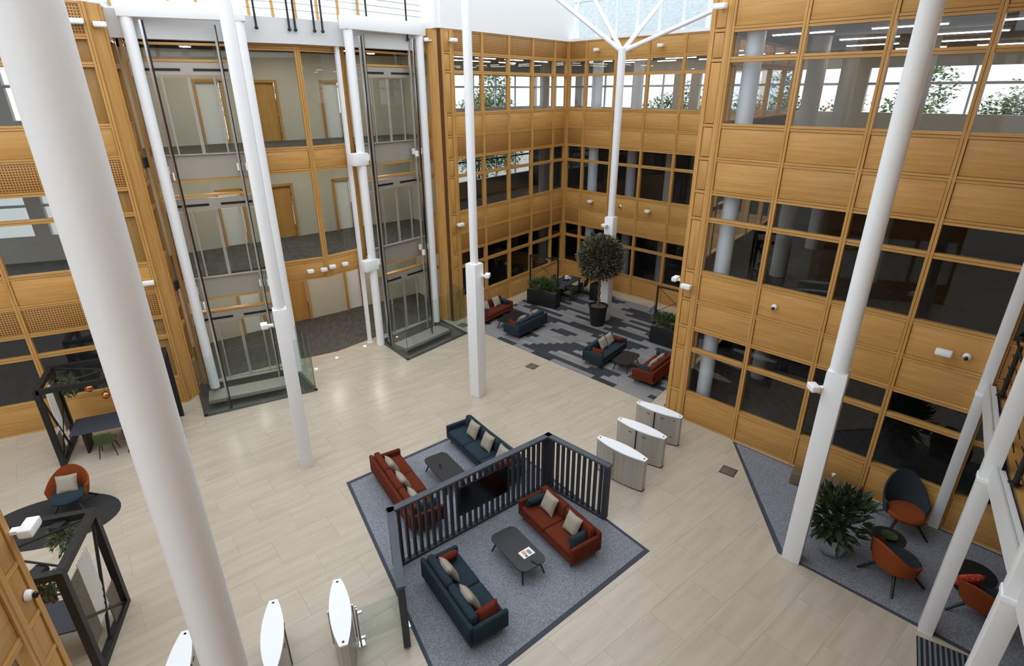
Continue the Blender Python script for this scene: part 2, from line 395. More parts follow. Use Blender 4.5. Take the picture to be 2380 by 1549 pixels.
# beige core walls of the lift lobby with doors, on each storey
core = sroot('wall_lobby_core', 'beige core wall at the back of the lift lobby')
for k, z in enumerate((0, 3.86, 7.78)):
    top = (3.56, 7.48, 11.0)[k]
    for u0, u1 in ((.9, 4.9), (5.9, 6.9), (7.9, 9.6), (10.5, 13.6)):
        p = W((u0 + u1) / 2, 24.6); bx('core_wall', (u1 - u0, .2, top - z), (p.x, p.y, (z + top) / 2), 'beige_wall', core, rz_of(UM))
    for u0, u1 in ((4.9, 5.9), (6.9, 7.9), (9.6, 10.5)):
        p = W((u0 + u1) / 2, 24.6); bx('lintel', (u1 - u0, .2, top - z - 2.2), (p.x, p.y, (z + 2.2 + top) / 2), 'beige_wall', core, rz_of(UM))
        for u in (u0 + .05, u1 - .05): q = W(u, 24.47); bx('door_frame', (.1, .08, 2.2), (q.x, q.y, z + 1.1), 'oak_v', core, rz_of(UM))
        q = W((u0 + u1) / 2, 24.47); bx('door_head', (u1 - u0, .08, .1), (q.x, q.y, z + 2.2), 'oak_h', core, rz_of(UM))
        q = W((u0 + u1) / 2, 24.6); bx('door_leaf', (u1 - u0 - .2, .05, 2.15), (q.x, q.y, z + 1.08), 'white_wall' if (u0 < 6 or u0 > 9) else 'oak_v', core, rz_of(UM))
for s, u in ((0, .9), (1, 13.6)):
    p = W(u, 23.2); bx('core_side', (.2, 2.8, 11.0), (p.x, p.y, 5.5), 'beige_wall', core, rz_of(UM))

# ---- white walls and glazing above the oak
def whitewall(name, label, p, q, z0, z1, m='white_wall', th=.2):
    d = q - p; c = (p + q) / 2; o = bx(name, (d.length, th, z1 - z0), (c.x, c.y, (z0 + z1) / 2), m, None, rz_of(d)); return struct(o, label)
ZT = 17.5
whitewall('wall_upper_back_left', 'plain white upper wall above the back-left oak facade', PA + AN * .05 - AD * .05, AB + AN * .05 + AD * .3, 11.75, ZT)
whitewall('wall_upper_lobby_side', 'white upper wall beside the roof terrace', PA + AN * .08 - AD * .1, W(12.9, 27.5), 11.75, ZT)
whitewall('wall_upper_left', 'white upper wall above the left oak facade', LE + LN * .1, PL + LN * .05, 11.75, ZT)
whitewall('wall_upper_left_side', 'white upper wall left of the roof terrace', PL + LN * .08, W(1.6, 27.5), 11.75, ZT)
whitewall('wall_upper_right', 'unseen white upper wall added above the right wing', Rp(-.3, .2), Rp(14, .2), 11.75, ZT)  # out of view; added to hold back low sky light
whitewall('wall_upper_right_return', 'unseen white upper wall added above the right wing return', R0 + RN * .3, BR + RN * .3, 11.75, ZT)  # unseen upper wall, added to block sky from the side
# roof-level glazing above the back-right facade
gz = sroot('window_1', 'white framed roof-level glazing above the back-right facade')
for i in range(10):
    u = .25 + 1.12 * i; q = AB + RD * u + RN * .35
    bx('glazing_bar', (.09 if i % 3 else .14, .09, ZT - 11.85), (q.x, q.y, (ZT + 11.85) / 2), 'white_paint', gz, rz_of(RD))
    if i < 9: q = AB + RD * (u + .56) + RN * .35; bx('pane', (1.03, .012, ZT - 11.95), (q.x, q.y, (ZT + 11.9) / 2), 'glass_clear', gz, rz_of(RD))
q = AB + RD * (bl / 2) + RN * .2; bx('glazing_sill', (bl, .5, .12), (q.x, q.y, 11.81), 'white_paint', gz, rz_of(RD))
q = AB + RD * (bl / 2) + RN * .35; bx('glazing_rail', (bl, .07, .05), (q.x, q.y, 13.4), 'grey_white', gz, rz_of(RD))
sr = sroot('roof_slope', 'pale slate roof slope seen through the roof-level glazing')
b = MB(); a0 = AB - RD * 6 + RN * 3.5; a1 = AB + RD * 7.5 + RN * 3.5
b.quad((a0.x, a0.y, 11.7), (a1.x, a1.y, 11.7), (a1.x + RN.x * 5 - RD.x * 2, a1.y + RN.y * 5 - RD.y * 2, 17.8), (a0.x + RN.x * 5, a0.y + RN.y * 5, 17.8)); b.build('slates', 'slate', sr)

# ---- terrace fascia over the lobby
b = MB()
arc = [W(2.3, 20.55), W(5.6, 20.15), W(7.35, 20.0), W(9.1, 20.2), W(12.5, 20.75)]
b.prism([Vector((p.x, p.y, 0)) for p in arc] + [W(12.5, 26.4), W(2.3, 26.4)], 11.0, 11.72)
struct(b.build('trim_6', 'grey_white'), 'pale grey curved fascia under the roof terrace')
whitewall('wall_terrace_back', 'white wall with bright windows at the back of the roof terrace', W(1.6, 25.6), W(12.9, 25.6), 11.72, 12.4)
tw = sroot('window_2', 'oak framed terrace windows behind the black balustrade')
for i in range(12):
    p = W(2.2 + .9 * i, 25.5); bx('window_post', (.09, .1, 4.6), (p.x, p.y, 14.6), 'oak_v', tw, rz_of(UM))
    if i < 11: p = W(2.65 + .9 * i, 25.5); bx('pane', (.8, .012, 4.5), (p.x, p.y, 14.6), 'glass_clear', tw, rz_of(UM))

# ---- near left wing wall (only its far corner shows), first-floor balcony at the right, wall behind the viewer
NL = at(20, 1243, 4.35); NLd = dv(163.5); NLn = dv(73.5)
facade('wall_left_near', 'oak facade at the bottom left corner of the view', Vector((NL.x, NL.y, 0)), NLd, NLn, [.52 + 1.7 * i for i in range(4)], KR)
pier('trim_7', 'panelled oak pier at the bottom left of the view', Vector((NL.x, NL.y, 0)), NLd, NLn, 0, .5)
p = Vector((NL.x, NL.y, 0)); q = p + dv(-110) * 3
whitewall('wall_left_near_end', 'oak end wall of the near left wing', p + dv(-16.5) * .02, q + dv(-16.5) * .02, 0, 11.75, 'oak_v', .04)
bal = [Rp(6.92, -.12), Rp(7.46, -3.55), Rp(8.12, -6.3), Rp(8.75, -12.0), Rp(8.9, -20)]
for k, z in enumerate((3.86, 7.78)):
    slab('floor', 'balcony floor edge along the right side', bal + [Rp(16, -20), Rp(16, -.12)], z - .34, z - .03, 'ceiling_tone')  # underside coloured dark to deepen the shade beneath
    slab('floor', 'oak boarded walking surface of a right-hand balcony', [p + (RD * .02) for p in bal] + [Rp(16, -20), Rp(16, -.12)], z - .03, z, 'oak_h')
whitewall('wall_front', 'unseen white wall behind the viewer, kept low for sky light', W(-16, -7), W(20, -7), 0, 10)  # unseen; kept low so sky light reaches the columns
whitewall('wall_right_far', 'oak inner wall behind the balconies at the right', Rp(11.6, -.2), Rp(11.6, -20), 0, 11.75, 'oak_h')
whitewall('wall_left_far', 'unseen white wall added to close the left side of the hall', LE, W(-16, -7), 0, 11.7)  # unseen enclosure added to limit side light, lowered for the columns
slab('ceiling', 'unseen solid white roof added to shade the right-hand balconies', [Rp(3.2, .3), Rp(3.2, -5.5), Rp(6.1, -9), Rp(6.1, -20), Rp(16, -20), Rp(16, .3)], 12.3, 12.5, 'white_wall')  # out of view; added to darken the armchair side

# ------------------------------------------------------------------ floor of stone slabs
fl = sroot('floor', 'pale veined limestone slab floor')
hall = [E0, R0, BR, AB, PA, PA2] + LO + [PL, LE, W(-16, -7), W(20, -7), Rp(16, -14)]
screed = FB()
HB = [(p.x, p.y) for p in hall]
def inside(p, poly):
    r = False; j = len(poly) - 1
    for i in range(len(poly)):
        if (poly[i][1] > p[1]) != (poly[j][1] > p[1]) and p[0] < (poly[j][0] - poly[i][0]) * (p[1] - poly[i][1]) / (poly[j][1] - poly[i][1]) + poly[i][0]: r = not r
        j = i
    return r
PIT1 = [W(2.06, 18.32), W(5.45, 17.75), W(5.5, 20.3), W(2.35, 20.9)]
PIT2 = [W(9.15, 17.86), W(12.35, 18.55), W(12.3, 21.0), W(9.15, 20.3)]
def inpit(p): return any(inside(p, [(q.x, q.y) for q in pit]) for pit in (PIT1, PIT2))
TU, TV = 1.32, .84
cells = []
for i in range(-16, 20):
    for j in range(-9, 40):
        u, v = (i + .5 * (j % 2)) * TU + .6, j * TV; p = W(u, v)
        if not any(inside((q.x, q.y), HB) for q in [p] + [p + UM * (a * TU / 2) + VM * (c_ * TV / 2) for a in (-1, 1) for c_ in (-1, 1)]): continue
        d_ = p - Vector((0, 0, CAMH)); k = M @ np.array(d_)
        vis = k[2] > 1 and -200 < CX + F_PX * k[0] / k[2] < 2580 and -50 < CY + F_PX * k[1] / k[2] < 1700
        cells.append((not vis, d_.length, p))
cells.sort(key=lambda t: (t[0], t[1]))
tb = MB(); tb.box((TU - .003, TV - .003, .05), (0, 0, -.025)); tme = tb.mesh('floor_slab', 'stone')
rest = FB()
def corners(p): return [p + UM * (a * TU / 2) + VM * (c_ * TV / 2) for a in (-1, 1) for c_ in (-1, 1)]
npart = 0
for hid, dist, p in cells:
    if any(inpit((q.x, q.y)) for q in corners(p) + [p]):
        # slab cut where a lift pit opens: cover in small pieces
        for a in range(22):
            for c_ in range(14):
                q = p + UM * ((a - 10.5) * TU / 22) + VM * ((c_ - 6.5) * TV / 14)
                if not inpit((q.x, q.y)): rest.add((TU / 22, TV / 14, .05), (q.x, q.y, -.025), rz_of(UM))
        continue
    screed.add((TU, TV, .05), (p.x, p.y, -.031), rz_of(UM))
    if npart < 298 and not hid: link('floor_slab', tme, fl, p, rz_of(UM)); npart += 1
    else: rest.add((TU - .003, TV - .003, .05), (p.x, p.y, -.025), rz_of(UM))
screed.build('screed', 'grout', fl); ro = rest.build('floor_slab_rest', 'stone', fl); ro['kind'] = 'stuff'

# ------------------------------------------------------------------ lift pits, portals, doors
def liftbay(tagname, side, a, b_, pit, cols, nfront):
    """a,b_: ends of the door plane; cols: the two portal column positions"""
    d = b_ - a; L = d.length; d.normalize(); rz = rz_of(d); n = Vector((-d.y, d.x, 0)); n = n if n.dot(VM) < 0 else -n
    def P(u, off, z): q = a + d * u + n * off; return (q.x, q.y, z)
    wl = sroot('wall_lift_' + tagname, f'oak framed glazing around the {side} lift doors')
    for u in (.05, L - .05): bx('mullion', (.10, .16, 11.0), P(u, -.05, 5.5), 'oak_v', wl, rz)
    for z in (2.66, 3.10, 6.56, 7.04, 10.46, 10.90): bx('rail', (L, .14, .07), P(L / 2, -.05, z), 'oak_h', wl, rz)
    for z0, z1 in ((2.70, 3.06), (6.60, 7.0), (10.50, 10.86)): bx('pane', (L - .2, .012, z1 - z0), P(L / 2, -.06, (z0 + z1) / 2), 'glass_clear', wl, rz)
    for z0, z1 in ((3.14, 3.84), (7.08, 7.78)): bx('spandrel', (L - .2, .06, z1 - z0), P(L / 2, .0, (z0 + z1) / 2), 'steel_panel', wl, rz)
    for k, z in enumerate((0, 3.86, 7.80)):
        lv = ('ground', 'first', 'second')[k]
        t = thing('lift_landing_door', f'glass and steel {side} lift doors with slotted header, {lv} floor', 'lift door', P(L / 2, 0, z), rz, 'lift landing doors')
        w = L - .25; hz = 2.24
        bx('header', (w, .12, .34), (0, .02 if n.dot(Vector((-d.y, d.x, 0))) > 0 else -.02, hz + .19), 'steel_panel', t)
        sg = 1 if n.dot(Vector((-d.y, d.x, 0))) > 0 else -1
        for s in (-.25, .25): bx('slot', (w * .33, .02, .07), (s * w * .9, sg * .085, hz + .17), 'black_slot', t)
        for s in (-1, 1):
            bx('jamb', (.07, .10, hz), (s * (w / 2 - .035), 0, hz / 2), 'steel_dark', t)
        for s in (-1, 1):
            dw = w * .25; lf = bx('door_leaf', (dw - .06, .012, hz - .08), (s * w * .125, 0, hz / 2), 'glass_clear', t)
            for e in (-1, 1): bx('stile', (.045, .05, hz - .02), (e * (dw / 2 - .025), 0, 0), 'steel', lf)
        for s in (-1, 1): bx('side_pane', (w * .25 - .1, .012, hz - .1), (s * w * .365, 0, hz / 2), 'glass_clear', t)
        bx('threshold', (w, .16, .03), (0, sg * .04, .015), 'steel', t)
    # portal frame
    pf = thing('lift_portal_frame', f'white steel portal frame of round columns around the {side} lift', 'portal frame', (cols[0].x, cols[0].y, 0), 0)
    for c_ in cols:
        co = cyl('column', .155, 0, 11.5, c_ - cols[0], 'white_paint', pf)
        if side == 'right-hand' and c_ == cols[0]:
            for z in (3.42, 7.36): bx('collar', (.62, .36, .42), (c_.x - cols[0].x - .12 * d.x, c_.y - cols[0].y - .12 * d.y, z), 'white_paint', pf, rz, bev=.01)
    e = cols[1] - cols[0]; mid = e / 2
    bx('beam', (e.length + .40, .34, .42), (mid.x, mid.y, 11.71), 'white_paint', pf, rz_of(e), bev=.01)
    # guide rails
    for i, (f, off) in enumerate(((.14, .28), (.80, .28), (.88, .40))):
        g = thing('lift_guide_rail', f'slim vertical steel guide rail of the {side} lift, ' + ('left one', 'inner right one', 'outer right one')[i], 'guide rail', P(L * f, off, -.5), rz, f'guide rails of the {side} lift')
        bx('rail', (.055, .07, 11.9), (0, 0, 5.95), 'steel', g); bx('edge', (.03, .05, 11.9), (.045, .0, 5.95), 'black_slot', g)
        for z in (4.0, 7.9): bx('bracket', (.16, .12, .22), (0, -.08 * sg, z), 'white_paint', g)
    fx = {'left-hand': (((533, 940), 'front left'), ((690, 905), 'front right')), 'right-hand': (((905, 800), 'front left'), ((1002, 770), 'front right'))}[side]
    for px, lb in fx:
        q = at(*px); g = thing('lift_guide_rail', f'polished steel rail with a black edge, {lb} of the {side} lift', 'guide rail', (q.x, q.y, -.5), rz, f'guide rails of the {side} lift')
        bx('rail', (.05, .06, 11.8), (0, 0, 5.9), 'chrome', g); bx('edge', (.045, .05, 11.8), (.055, 0, 5.9), 'black_slot', g)
        for z in (4.0, 7.9): bx('bracket', (.14, .12, .2), (0, -.1 * sg, z), 'white_paint', g)
    # recessed pit with plates
    pr = sroot('floor', f'sunken pit under the {side} lift'); c = sum(pit, Vector()) / 4
    pb = MB(); pb.prism(pit, -.62, -.55); pb.build('pit_floor', 'pit_grey', pr)
    for i in range(4):
        p, q = pit[i], pit[(i + 1) % 4]; m_ = (p + q) / 2; bx('pit_side', ((q - p).length, .05, .56), (m_.x, m_.y, -.29), 'pit_grey', pr, rz_of(q - p))
    p, q = pit[2], pit[3]; m_ = (p + q) / 2; o_ = Vector((n.x, n.y, 0))
    bx('plate', ((q - p).length * .8, .8, .12), (m_.x + o_.x * .9, m_.y + o_.y * .9, -.20), 'steel_panel', pr, rz)
    for i in range(4):
        if i == 2: continue
        p, q = pit[i], pit[(i + 1) % 4]; m_ = (p + q) / 2; bx('kerb', ((q - p).length + .1, .10, .04), (m_.x, m_.y, .02), 'steel_dark', pr, rz_of(q - p))
    # glass screen round the pit
    gsp = [pit[0], pit[1], pit[1] + (pit[2] - pit[1]) * .55, pit[0] + (pit[3] - pit[0]) * .55]
    gs = thing('glass_screen', f'frameless glass screen around the {side} lift pit', 'glass screen', (pit[0].x, pit[0].y, .04))
    for i in (0, 1, 3):
        p, q = gsp[i], gsp[(i + 1) % 4]; k = 2 if (q - p).length > 1.6 else 1
        for j in range(k):
            m_ = p + (q - p) * ((j + .5) / k) - pit[0]; bx('pane', ((q - p).length / k - .02, .015, 2.0), (m_.x, m_.y, 1.0), 'glass_green', gs, rz_of(q - p))
    for i in (0, 1):
        p = pit[i] - pit[0]; bx('corner_strip', (.02, .02, 2.0), (p.x, p.y, 1.0), 'steel_dark', gs)
liftbay('left', 'left-hand', W(2.52, 20.75), W(5.55, 20.08), PIT1, [W(2.77, 20.26), W(5.5, 19.62)], None)
liftbay('right', 'right-hand', W(9.15, 20.35), W(12.25, 21.05), PIT2, [W(9.01, 19.88), W(12.12, 20.58)], None)
# extra slim column left of the right portal
t = thing('slim_column', 'slim white square column left of the right lift portal', 'column', W(8.75, 20.35))
bx('shaft', (.13, .13, 11.0), (0, 0, 5.5), 'white_paint', t, rz_of(UM)); bx('base_plate', (.2, .2, .02), (0, 0, .01), 'white_paint', t, rz_of(UM))

# ---- terrace balustrade: black posts, cables, oak handrail
posts = [((597, 70), 'first'), ((673, 68), 'second'), ((687, 69), 'third'), ((732, 76), 'fourth'), ((752, 86), 'fifth')]
tp = []
for i, (px, nm) in enumerate(posts):
    u = None; q = onplane(px, W(7.35, 19.95), AZM); tp.append(q)
    t = thing('terrace_post', f'black balustrade post on the terrace fascia, {nm} from the left', 'post', (q.x, q.y, 11.35), 0, 'black terrace posts')
    b = MB(); b.tube([(0, 0, .03), (0, 0, 1.6)], .032, 10); b.build('tube', 'black_metal', t, smooth=True)
    b = MB(); b.lathe([(.03, 0), (.055, .02), (.055, .07), (.03, .1)], 12); b.build('foot', 'black_metal', t, smooth=True)
cb = thing('terrace_cable_rail', 'thin steel cables with an oak handrail along the terrace edge', 'railing', W(3, 20.2, 11.72))
arc2 = [W(2.6, 20.6), W(5.6, 20.18), W(7.35, 20.02), W(9.1, 20.24), W(12.4, 20.85)]
o0 = W(3, 20.2, 11.72)
for k in range(5): b = MB(); b.tube([p + Vector((0, 0, 11.95 + .19 * k)) - o0 for p in arc2], .008, 6); b.build('cable', 'steel_dark', cb)
b = MB(); b.tube([p + Vector((0, 0, 12.95)) - o0 for p in arc2], .03, 8); b.build('handrail', 'oak_h', cb, smooth=True)
for i, u in enumerate((3.2, 10.0, 11.6)):
    p = W(u, 20.15 + .2 * abs(u - 7.35) / 4 + .15); t = thing('terrace_post', ('black terrace post behind the left portal beam', 'short black terrace post above the right portal beam', 'black terrace post at the right end by the white wall')[i], 'post', (p.x, p.y, 11.3), 0, 'black terrace posts')
    b = MB(); b.tube([(0, 0, .03), (0, 0, 1.6)], .032, 10); b.build('tube', 'black_metal', t, smooth=True)
    b = MB(); b.lathe([(.03, 0), (.055, .02), (.055, .07), (.03, .1)], 12); b.build('foot', 'black_metal', t, smooth=True)

# ------------------------------------------------------------------ freestanding columns
def pole(xy, r, sq, label, az, top=17.5, zb=4.65, forks=None):
    t = thing('tree_column', label, 'column', (xy[0], xy[1], 0), 0, 'white steel columns')
    rz = rz_of(dv(az))
    bx('base', (sq, sq, zb), (0, 0, zb / 2), 'white_paint', t, rz, bev=.012)
    zt = forks[0] if forks else top
    cyl('shaft', r, zb, zt, (0, 0), 'white_paint', t)
    bx('cap', (sq * .96, sq * .96, .03), (0, 0, zb + .012), 'white_paint', t, rz)
    if forks:
        for dx, dy, dz in forks[1]:
            b = MB(); b.tube([(0, 0, zt - .12), (dx, dy, zt + dz)], r * .62, 14, r * .5); b.build('branch', 'white_paint', t, smooth=True)
    return t
p2 = at(714, 1080); p3 = at(1112, 918); pr_ = at(1840, 1295); pt = at(1405, 742)
pole(p2, .135, .33, 'white column in front of the left-hand lift', AZL)
pole(p3, .125, .40, 'slender white column in the middle of the hall', AZA)
pole(pr_, .165, .36, 'white column standing before the armchairs on the right', AZA)
tf = zabove((1443, 112), pt)
def toward(px, dist, z):
    d = ray(px); k = (z - CAMH) / d[2]; return (k * d[0] - pt.x, k * d[1] - pt.y)
br = []
for px, zz in (((1300, 0), 13.4), ((1385, 5), 13.6), ((1540, 0), 13.4), ((1645, 30), 13.0)):
    # branch end at a plausible 1.9-2.4 m reach, height from the pixel
    d = ray(px); hd = Vector((d[0], d[1], 0)); side = Vector((pt.x, pt.y, 0)); best = None
    for k in np.linspace(17, 32, 120):
        q = hd.normalized() * k; z = CAMH + d[2] / hd.length * k; e = q - side; ln = math.sqrt(e.length ** 2 + (z - tf) ** 2)
        sl = (z - tf) / max(e.length, .01); sc_ = abs(ln - 3.2) + 1.5 * abs(sl - .75)
        if best is None or sc_ < best[0]: best = (sc_, e.x * 1.12, e.y * 1.12, (z - tf) * 1.12)
    br.append(best[1:])
pole(pt, .15, .40, 'branching white column beside the potted tree', AZA, forks=(tf, br))
pole((-2.43, 3.24), .165, .36, 'large round white column close to the viewer', AZL)
c2 = at(2168, 1222); c3 = at(2150, 1465); a4 = ray((2312, 1480)); a4 = Vector((a4[0], a4[1], 0)).normalized() * 8.35
for c_, sq, lab in ((c2, .20, 'white square balcony column against the oak facade'), (c3, .235, 'white square balcony column at the edge of the grey carpet'), (a4, .25, 'white square balcony column at the bottom right corner')):
    t = thing('balcony_column', lab, 'column', (c_.x, c_.y, 0), 0, 'white balcony columns')
    bx('shaft', (sq, sq, 11.6), (0, 0, 5.8), 'white_paint', t, rz_of(AD), bev=.008)
    bx('bracket', (sq * 1.12, sq * 1.12, .10), (0, 0, 3.58), 'white_paint', t, rz_of(AD), bev=.01)
# balcony edge beam, posts and rails (first floor)
cs = [c2, c3, a4, a4 + (a4 - c3)]
for i in range(3):
    p, q = cs[i], cs[i + 1]; e = q - p
    t = thing('balcony_edge_beam', ('white balcony edge beam between the two far columns', 'white balcony edge beam between the two nearer columns', 'white balcony edge beam at the bottom right corner')[i], 'beam', (p.x, p.y, 3.72), rz_of(e), 'balcony edge beams')
    off = .10
    bx('web', (e.length - .26, .12, .34), (e.length / 2, off, 0), 'white_paint', t, bev=.01); bx('flange', (e.length - .26, .03, .40), (e.length / 2, off - .075, 0), 'grey_white', t)
    for j in range(2):
        u = e.length * (.18 + .55 * j); w_ = p + e.normalized() * u + Vector((-e.y, e.x, 0)).normalized() * .22
        po = thing('balcony_post', f'thick black balcony railing post, ' + ('farther' if j == 0 else 'nearer') + ' one in the ' + ('far', 'middle', 'nearest')[i] + ' balcony bay', 'post', (w_.x, w_.y, 3.9), 0, 'black balcony posts')
        b = MB(); b.tube([(0, 0, 0), (0, 0, 1.1)], .045, 12); b.build('tube', 'black_metal', po, smooth=True); bx('foot', (.13, .13, .03), (0, 0, .015), 'black_metal', po)
    rr = thing('balcony_rail', ('thin black rails of the far balcony bay', 'thin black rails of the middle balcony bay', 'thin black rails of the nearest balcony bay')[i], 'railing', (p.x, p.y, 3.9), rz_of(e), 'balcony rails')
    for k in range(4): b = MB(); b.tube([(0.14, .22, .22 + .27 * k), (e.length - .14, .22, .22 + .27 * k)], .010 if k < 3 else .026, 8); b.build('rail', 'black_metal', rr, smooth=True)

# ------------------------------------------------------------------ inner columns, linear lights
for px, z, lab in (((1668, 640), 3.86, 'white'), ((1872, 297), 7.78, 'a'), ((1945, 300), 7.78, 'b'), ((2110, 300), 7.78, 'c'), ((1385, 262), 7.78, 'd'), ((1478, 263), 7.78, 'e'), ((1572, 264), 7.78, 'f'), ((1265, 258), 7.78, 'g')):
    c_ = at(*px, z)
    if lab == 'white': c_ = Rp(.30, .55)
    elif lab in 'abc': c_ = onplane(px, Rp(0, {'a': 4.5, 'b': 9.0, 'c': 6.0}[lab]), AZR)
    elif lab in 'def': c_ = onplane(px, AB + RN * {'d': .8, 'e': 2.6, 'f': 2.6}[lab], AZR)
    else: c_ = onplane(px, AB + AN * 2.5, AZA)
    o = cyl('inner_column', .26 if lab != 'white' else .22, 0, 11.0, c_, 'white_paint' if lab in 'whited' else 'column_beige')
    tag(o, {'white': 'white round column just inside the first right wing window', 'a': 'beige round column in the top storey, nearest the oak return wall', 'b': 'slanting-looking beige column in the middle of the top storey windows', 'c': 'beige column hidden behind the white tree column in the right wing', 'd': 'white round column behind the back-right windows', 'e': 'beige column second along behind the back-right windows', 'f': 'beige column at the right end of the back-right windows', 'g': 'beige column behind the back-left windows'}[lab], 'column')
k = 0
def lin(c_, d, L=1.5, where=''):
    global k
    t = thing('linear_light', f'slim linear ceiling light in the top storey {where}', 'light', (c_.x, c_.y, 10.9), rz_of(d), f'linear lights {where}')
    bx('housing', (L, .11, .05), (0, 0, .03), 'grey_white', t); bx('diffuser', (L - .04, .08, .03), (0, 0, -.005), 'lamp_white', t)
for i in range(6):
    for j in range(4): lin(Rp(.9 + 2.3 * i + .7 * (j % 2), 1.8 + 2.9 * j), RD, where='of the right wing')
for i in range(5):
    for j in range(2): q = AB + RD * (1.0 + 2.2 * i + .6 * j) + RN * (1.2 + 1.9 * j); lin(q, RD, where='behind the back-right facade')
for i in range(4):
    for j in range(2): q = AB - AD * (1.0 + 2.0 * i) + AN * (1.0 + 2.0 * j); (i, j) == (3, 1) or lin(q, AD, 1.3, where='behind the back-left facade')
for k_, zc in enumerate((3.545, 7.465, 10.985)):
    for i, u in enumerate((3.2, 4.6, 6.2, 8.0, 9.6, 11.2)):
        p = W(u, 21.9 + .9 * (i % 2)); o = thing('fill_light', f'added square fill light in the {("ground", "first", "second")[k_]} floor lobby ceiling', 'light', (p.x, p.y, zc), 0, f'{("ground", "first", "second")[k_]} floor lobby fill lights')  # added lamps that brighten the lobby behind the glass
        bx('rim', (.30, .30, .02), (0, 0, 0), 'white_paint', o); bx('diffuser', (.24, .24, .02), (0, 0, -.012), 'lamp_fill', o)
for i, (x, y) in enumerate(((735, 858), (783, 832), (848, 805))):
    p = at(x, y); o = cyl('floor_uplight', .05, 0, .012, p, 'lamp_dim', None, 14); tag(o, ('left', 'middle', 'right')[i] + ' small round uplight in the stone at the lobby threshold', 'light', 'threshold uplights')

# ------------------------------------------------------------------ outdoors
g = MB(); g.prism([(-90, -40), (110, -40), (110, 140), (-90, 140)], -1.2, -1.0); struct(g.build('ground', 'paving'), 'grey paved ground outside')  # plain grey paving around the building
_tm = {}
def tree_out(x, y, h, r, lab, leafm):
    t = thing('garden_tree', lab, 'tree', (x, y, -1.0), random.uniform(0, 6), 'trees outside the windows')
    if (h, leafm) not in _tm:
        b = MB(); b.tube([(0, 0, 0), (.1, 0, h * .45), (0, .1, h * .8)], .16, 8, .05); tm = b.mesh('trunk', 'bark_dark')
        b = MB()
        lobes = [(random.uniform(-.5, .5) * r, random.uniform(-.5, .5) * r, h * random.uniform(.45, .85), r * random.uniform(.4, .65)) for _ in range(9)]
        for _ in range(6500):
            lx, ly, lz, lr = random.choice(lobes); v = Vector((random.gauss(0, 1), random.gauss(0, 1), random.gauss(0, 1))).normalized() * random.uniform(.5, 1) * lr
            b.leaf((lx + v.x, ly + v.y, lz + v.z * 1.3), (random.uniform(-1, 1), random.uniform(-1, 1), random.uniform(-.6, .6)), (0, 0, 1), .26, .09)
        _tm[(h, leafm)] = (tm, b.mesh('foliage', leafm))
    link('trunk', _tm[(h, leafm)][0], t); f = link('foliage', _tm[(h, leafm)][1], t); f['kind'] = 'stuff'
spots = []
for i in range(9): q = E1 + (X - E1) * (.12 + .1 * i) + RN * (7 if i % 2 else 12); spots.append((q, i))
for i in range(6): q = X + (AO - X) * (-.4 + .27 * i) + AN * (6 if i % 2 else 10); spots.append((q, 9 + i))
kinds_ = ['tall leafy green', 'low bushy green', 'amber autumn']
for q, i in spots:
    kd = (0, 2, 1)[i % 3] if i < 9 else (0, 1)[i % 2]
    h = (13.5, 11.6, 10.6)[kd]
    tree_out(q.x, q.y, h, (3.0, 2.8, 2.8)[kd], f'{kinds_[kd]} tree outside the ' + ('right wing' if i < 9 else 'back-left') + ' windows', 'leaf_autumn' if kd == 2 else 'leaf_out')

# ------------------------------------------------------------------ rugs and carpets
def flatpoly(name, label, pts, m, z0=.0, z1=.012, cat='carpet', border=None, group=None):
    t = thing(name, label, cat, (pts[0].x, pts[0].y, 0)); loc = [p - pts[0] for p in pts]
    if border:
        b = MB(); b.prism(loc, .001, z1 - .003); b.build('border', border, t)
        c = sum(loc, Vector()) / len(loc); loc2 = [p + (c - p).normalized() * .13 for p in loc]
        b = MB(); b.prism(loc2, .002, z1); b.build('field', m, t)
    else: b = MB(); b.prism(loc, .001, z1); b.build('field', m, t)
    return t
c1 = at(805, 1123); c3 = at(1510, 1282); dl = dv(151); df = dv(50.2)
c2_ = isect(c1, df, c3, dv(-37.5)); c4_ = isect(c1, dl, c3, dv(229.5))
flatpoly('lounge_rug', 'blue grey woven rug with dark edge under the central lounge', [c1, c2_, c3, c4_], 'rug_grey', border='rug_border', cat='rug')
cr1 = Rp(1.70, -.08); cr2 = Rp(4.44, -3.56)
flatpoly('side_carpet', 'blue grey carpet under the armchairs beside the right wing', [cr1, cr2, Rp(8.6, -3.56), Rp(11.4, -3.56), Rp(11.4, -.08)], 'rug_grey', border='rug_border')
